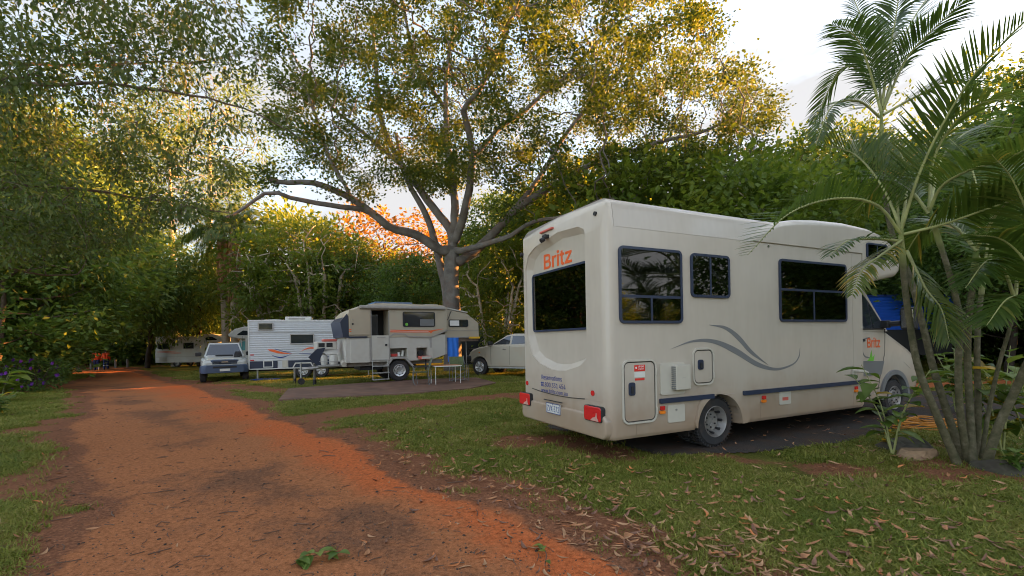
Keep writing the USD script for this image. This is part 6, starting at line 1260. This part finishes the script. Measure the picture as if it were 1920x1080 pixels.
def scatter(n, y0, y1, pw=1.0):
    """Points over the view's ground, thinning with distance."""
    y = y0 * (y1 / y0) ** (grng.random(n) ** pw); x = y * grng.uniform(-1.16, 1.16, n); return x, y
gtree = cKDTree(np.stack([gx, gy], 1))
def field(a, x, y): d, i = gtree.query(np.stack([x, y], 1), k=3); w = 1 / (d + .01); return (a[i] * w).sum(1) / w.sum(1)
x, y = scatter(120000, 2.6, 34, .9)
so = field(soil, x, y); s_ = field(sd, x, y); sa = field(sda, x, y); sl = field(sdl, x, y)
on_slab = shapely.contains_xy(slab_poly.buffer(.03), x, y)
ok = (s_ < .02) & (sa < 0) & (sl < 0) & ~on_slab & (grng.random(len(x)) > np.clip(so * 1.5 - .15, 0, .97)) & (f2(x, y, .9, 3, 91) + .35 * f2(x, y, 5.0, 2, 92) > .52)
x, y = x[ok], y[ok]; dist_ = np.hypot(x, y)
instancer('lawn_grass', [(tuft(k, 26, .042, .085)[:2], 'grass_blade', {'rnd': tuft(k, 26, .042, .085)[2]}) for k in range(7)], np.stack([x, y, ground_z(x, y) - .004], 1), grng.integers(0, 7, len(x)), grng.uniform(0, 6.28, len(x)), (.85 + .045 * dist_) * grng.uniform(.6, 1.25, len(x)) * np.where(grng.random(len(x)) < .03, 1.8, 1) * (.75 + .6 * f2(x, y, .7, 3, 93)), 'short green lawn grass')
def litter_leaf(seed, L, Wd):
    rng = np.random.default_rng(seed); t = np.linspace(0, 1, 8); w = np.sin(np.pi * t ** .8) ** 1.1 * Wd / 2; cx = (t - .5) * L; cy = .22 * L * rng.uniform(-1, 1) * (t - .5) ** 2 * 4; cz = L * (.05 + rng.uniform(.02, .22) * (t - .5) ** 2 * 4) + .15 * L * rng.uniform(-1, 1) * (t - .5) ** 3 * 8 * .5
    cu = rng.uniform(.1, .7); v = np.vstack([np.stack([cx, cy, cz], 1), np.stack([cx, cy + w, cz + w * cu], 1), np.stack([cx, cy - w, cz + w * cu * rng.uniform(.2, 1)], 1)]); n = 8; f = []
    for i in range(n - 1): f += [[i, n + i + 1, n + i], [i, i + 1, n + i + 1], [i, 2 * n + i, 2 * n + i + 1], [i, 2 * n + i + 1, i + 1]]
    v[:, 2] -= v[:, 2].min() - .002; return v, np.array(f)
LK = []
for k in range(10):
    c = stage.CreateClassPrim('/World/litter_kind_%d' % k); LK.append((litter_leaf(k, [.085, .10, .12, .07, .095][k % 5], [.022, .026, .022, .030, .018][k % 5]), ['dry_leaf_a', 'dry_leaf_b', 'dry_leaf_c', 'dry_leaf_a', 'dry_leaf_d', 'dry_leaf_c', 'dry_leaf_a', 'dry_leaf_b', 'dry_leaf_a', 'dry_leaf_c'][k]))
    obj('blade', LK[-1][0], LK[-1][1], str(c.GetPath()), True)
x, y = scatter(11000, 2.7, 17, 1.1)
s_ = field(sd, x, y); sa = field(sda, x, y)
dens = np.where(s_ > 0, .05 + .75 * np.exp(-np.clip(s_, 0, 9) / .22), .22 + .75 * np.exp(s_ / .9)) * np.where(x > -.35 * y, 1, .10) * np.where(sa > 0, .9, 1) * (.35 + 1.2 * f2(x, y, 1.0, 3, 95))
ok = (grng.random(len(x)) < dens) & ~shapely.contains_xy(slab_poly, x, y); x, y = x[ok], y[ok]
o = np.argsort(np.hypot(x, y)); x, y = x[o], y[o]; z = ground_z(x, y) + np.where(field(sd, x, y) < 0, .032, .0) + np.where(field(sda, x, y) > 0, .012, 0); kd = grng.integers(0, 10, len(x)); rz_ = grng.uniform(0, 6.28, len(x)); sc = grng.uniform(.7, 1.4, len(x))
inview = np.abs(x / y) < 1.08
near = np.nonzero(inview)[0][:290]; far_ = np.setdiff1d(np.arange(len(x)), near)
for i in near:
    sdv = float(field(sd, np.array([x[i]]), np.array([y[i]]))[0])
    t = thing('fallen_leaf', 'dry curled leaf lying on the red dirt of the road' if sdv > 0 else 'dry curled leaf lying among the lawn grass', 'leaf', (x[i], y[i], z[i]), rz_[i], 'dry leaves on the road' if sdv > 0 else 'dry leaves on the lawn', sc[i])
    t.GetReferences().AddInternalReference('/World/litter_kind_%d' % kd[i]); t.SetInstanceable(True)
instancer('leaf_litter', [(m, mt, None) for m, mt in LK], np.stack([x, y, z], 1)[far_], kd[far_], rz_[far_], sc[far_], 'scattered dry brown leaves covering lawn and road edge', tilt=(grng.uniform(0, 6.28, len(far_)), grng.uniform(0, .45, len(far_))))
# grit and twigs on the dirt
x, y = scatter(26000, 2.6, 16, 1.0); s_ = field(sd, x, y); ok = (s_ > -.3) & (grng.random(len(x)) < np.clip(.25 + .9 * (f2(x, y, 1.3, 3, 97) - .3), 0.05, 1)); x, y = x[ok], y[ok]
peb = [(rbox((.010, .007, .005), .002, 1), 'twig', None), (rbox((.007, .006, .004), .002, 1), 'dry_leaf_a', None), (MB().tube([(-.03, 0, .003), (0, .004, .004), (.03, -.002, .003)], .0022, 4).mesh(), 'twig', None), (MB().tube([(-.06, 0, .004), (0, -.006, .006), (.05, .004, .003)], .003, 4).mesh(), 'twig', None), (rbox((.016, .012, .008), .003, 1), 'bark_dark', None)]
instancer('road_grit', peb, np.stack([x, y, ground_z(x, y) + .001], 1), grng.choice(5, len(x), p=[.50, .36, .06, .015, .065]), grng.uniform(0, 6.28, len(x)), grng.uniform(.6, 1.5, len(x)) * (1 + np.hypot(x, y) * .04), 'small stones, bark and twigs strewn over the dirt road')

# ------------------------------------------------------------------ the far wood behind everything
wr = np.random.default_rng(55)
wk = broadleaf(301, 8, .3, 3.6, 650, 'leaf_dark', 'bark_dark', per=20, size=.42, width=.26, spread=.5, stems=2, hollow=.5, gap=.4, step=.7)[1]
wk2 = broadleaf(302, 13, 1.0, 4.6, 800, 'leaf_mid', 'bark_dark', per=20, size=.46, width=.28, spread=.6, hollow=.55, gap=.42, step=.8)[1]
pos, idx, sc = [], [], []
for a in np.linspace(-72, 75, 120):
    for rr, k, s in ((wr.uniform(66, 76), 0, wr.uniform(.8, 1.3)), (wr.uniform(78, 95), 1, wr.uniform(.7, 1.15))):
        X, Yy = rr * math.sin(math.radians(a)), rr * math.cos(math.radians(a)); pos.append((X, Yy, -.5)); idx.append(k); sc.append(s)
for a in np.linspace(78, 282, 84):
    rr = wr.uniform(42, 58); pos.append((rr * math.sin(math.radians(a)), rr * math.cos(math.radians(a)), -.4)); idx.append(int(wr.random() < .5)); sc.append(wr.uniform(.45, .75))
for a in np.linspace(18, 70, 46):
    rr = wr.uniform(36, 44); pos.append((rr * math.sin(math.radians(a)), rr * math.cos(math.radians(a)), -.4)); idx.append(0); sc.append(wr.uniform(.45, .75))
for px, d, s in [(-40, 20, .42), (60, 24, .40), (95, 30, .42), (-10, 27, .5), (100, 36, .5), (255, 52, .4), (60, 34, .6), (190, 58, .5), (330, 52, .45), (300, 60, .5), (395, 50, .38), (470, 45, .40), (530, 47, .42), (590, 44, .42), (640, 46, .5), (700, 43, .45), (760, 42, .5), (830, 41, .45), (885, 37, .40), (940, 38, .45), (990, 36, .5), (1040, 33, .5), (-120, 18, .5), (-160, 24, .6)]:
    p = pix(px, 640, d); pos.append((p[0], d, gz(p[0], d) - .2)); idx.append(0); sc.append(s)
wood = UsdGeom.PointInstancer.Define(stage, '/World/woodland'); rel = wood.CreatePrototypesRel()
for (v, f, rn), m_ in ((wk, 'leaf_dark'), (wk2, 'leaf_mid')): rel.AddTarget(obj('foliage', (v, f), m_, '/World/woodland', False, pv={'rnd': rn}).GetPath())
wood.CreatePositionsAttr(Vt.Vec3fArray.FromNumpy(np.array(pos, np.float32))); wood.CreateProtoIndicesAttr(Vt.IntArray.FromNumpy(np.array(idx, np.int32))); wood.CreateScalesAttr(Vt.Vec3fArray.FromNumpy(np.repeat(np.array(sc, np.float32)[:, None], 3, 1)))
wood.CreateOrientationsAttr(Vt.QuathArray([Gf.Quath(math.cos(t / 2), 0, 0, math.sin(t / 2)) for t in wr.uniform(0, 6.28, len(pos))]))
tag(wood.GetPrim(), 'dark green wood and undergrowth closing off the park behind', 'woodland', kind='stuff')
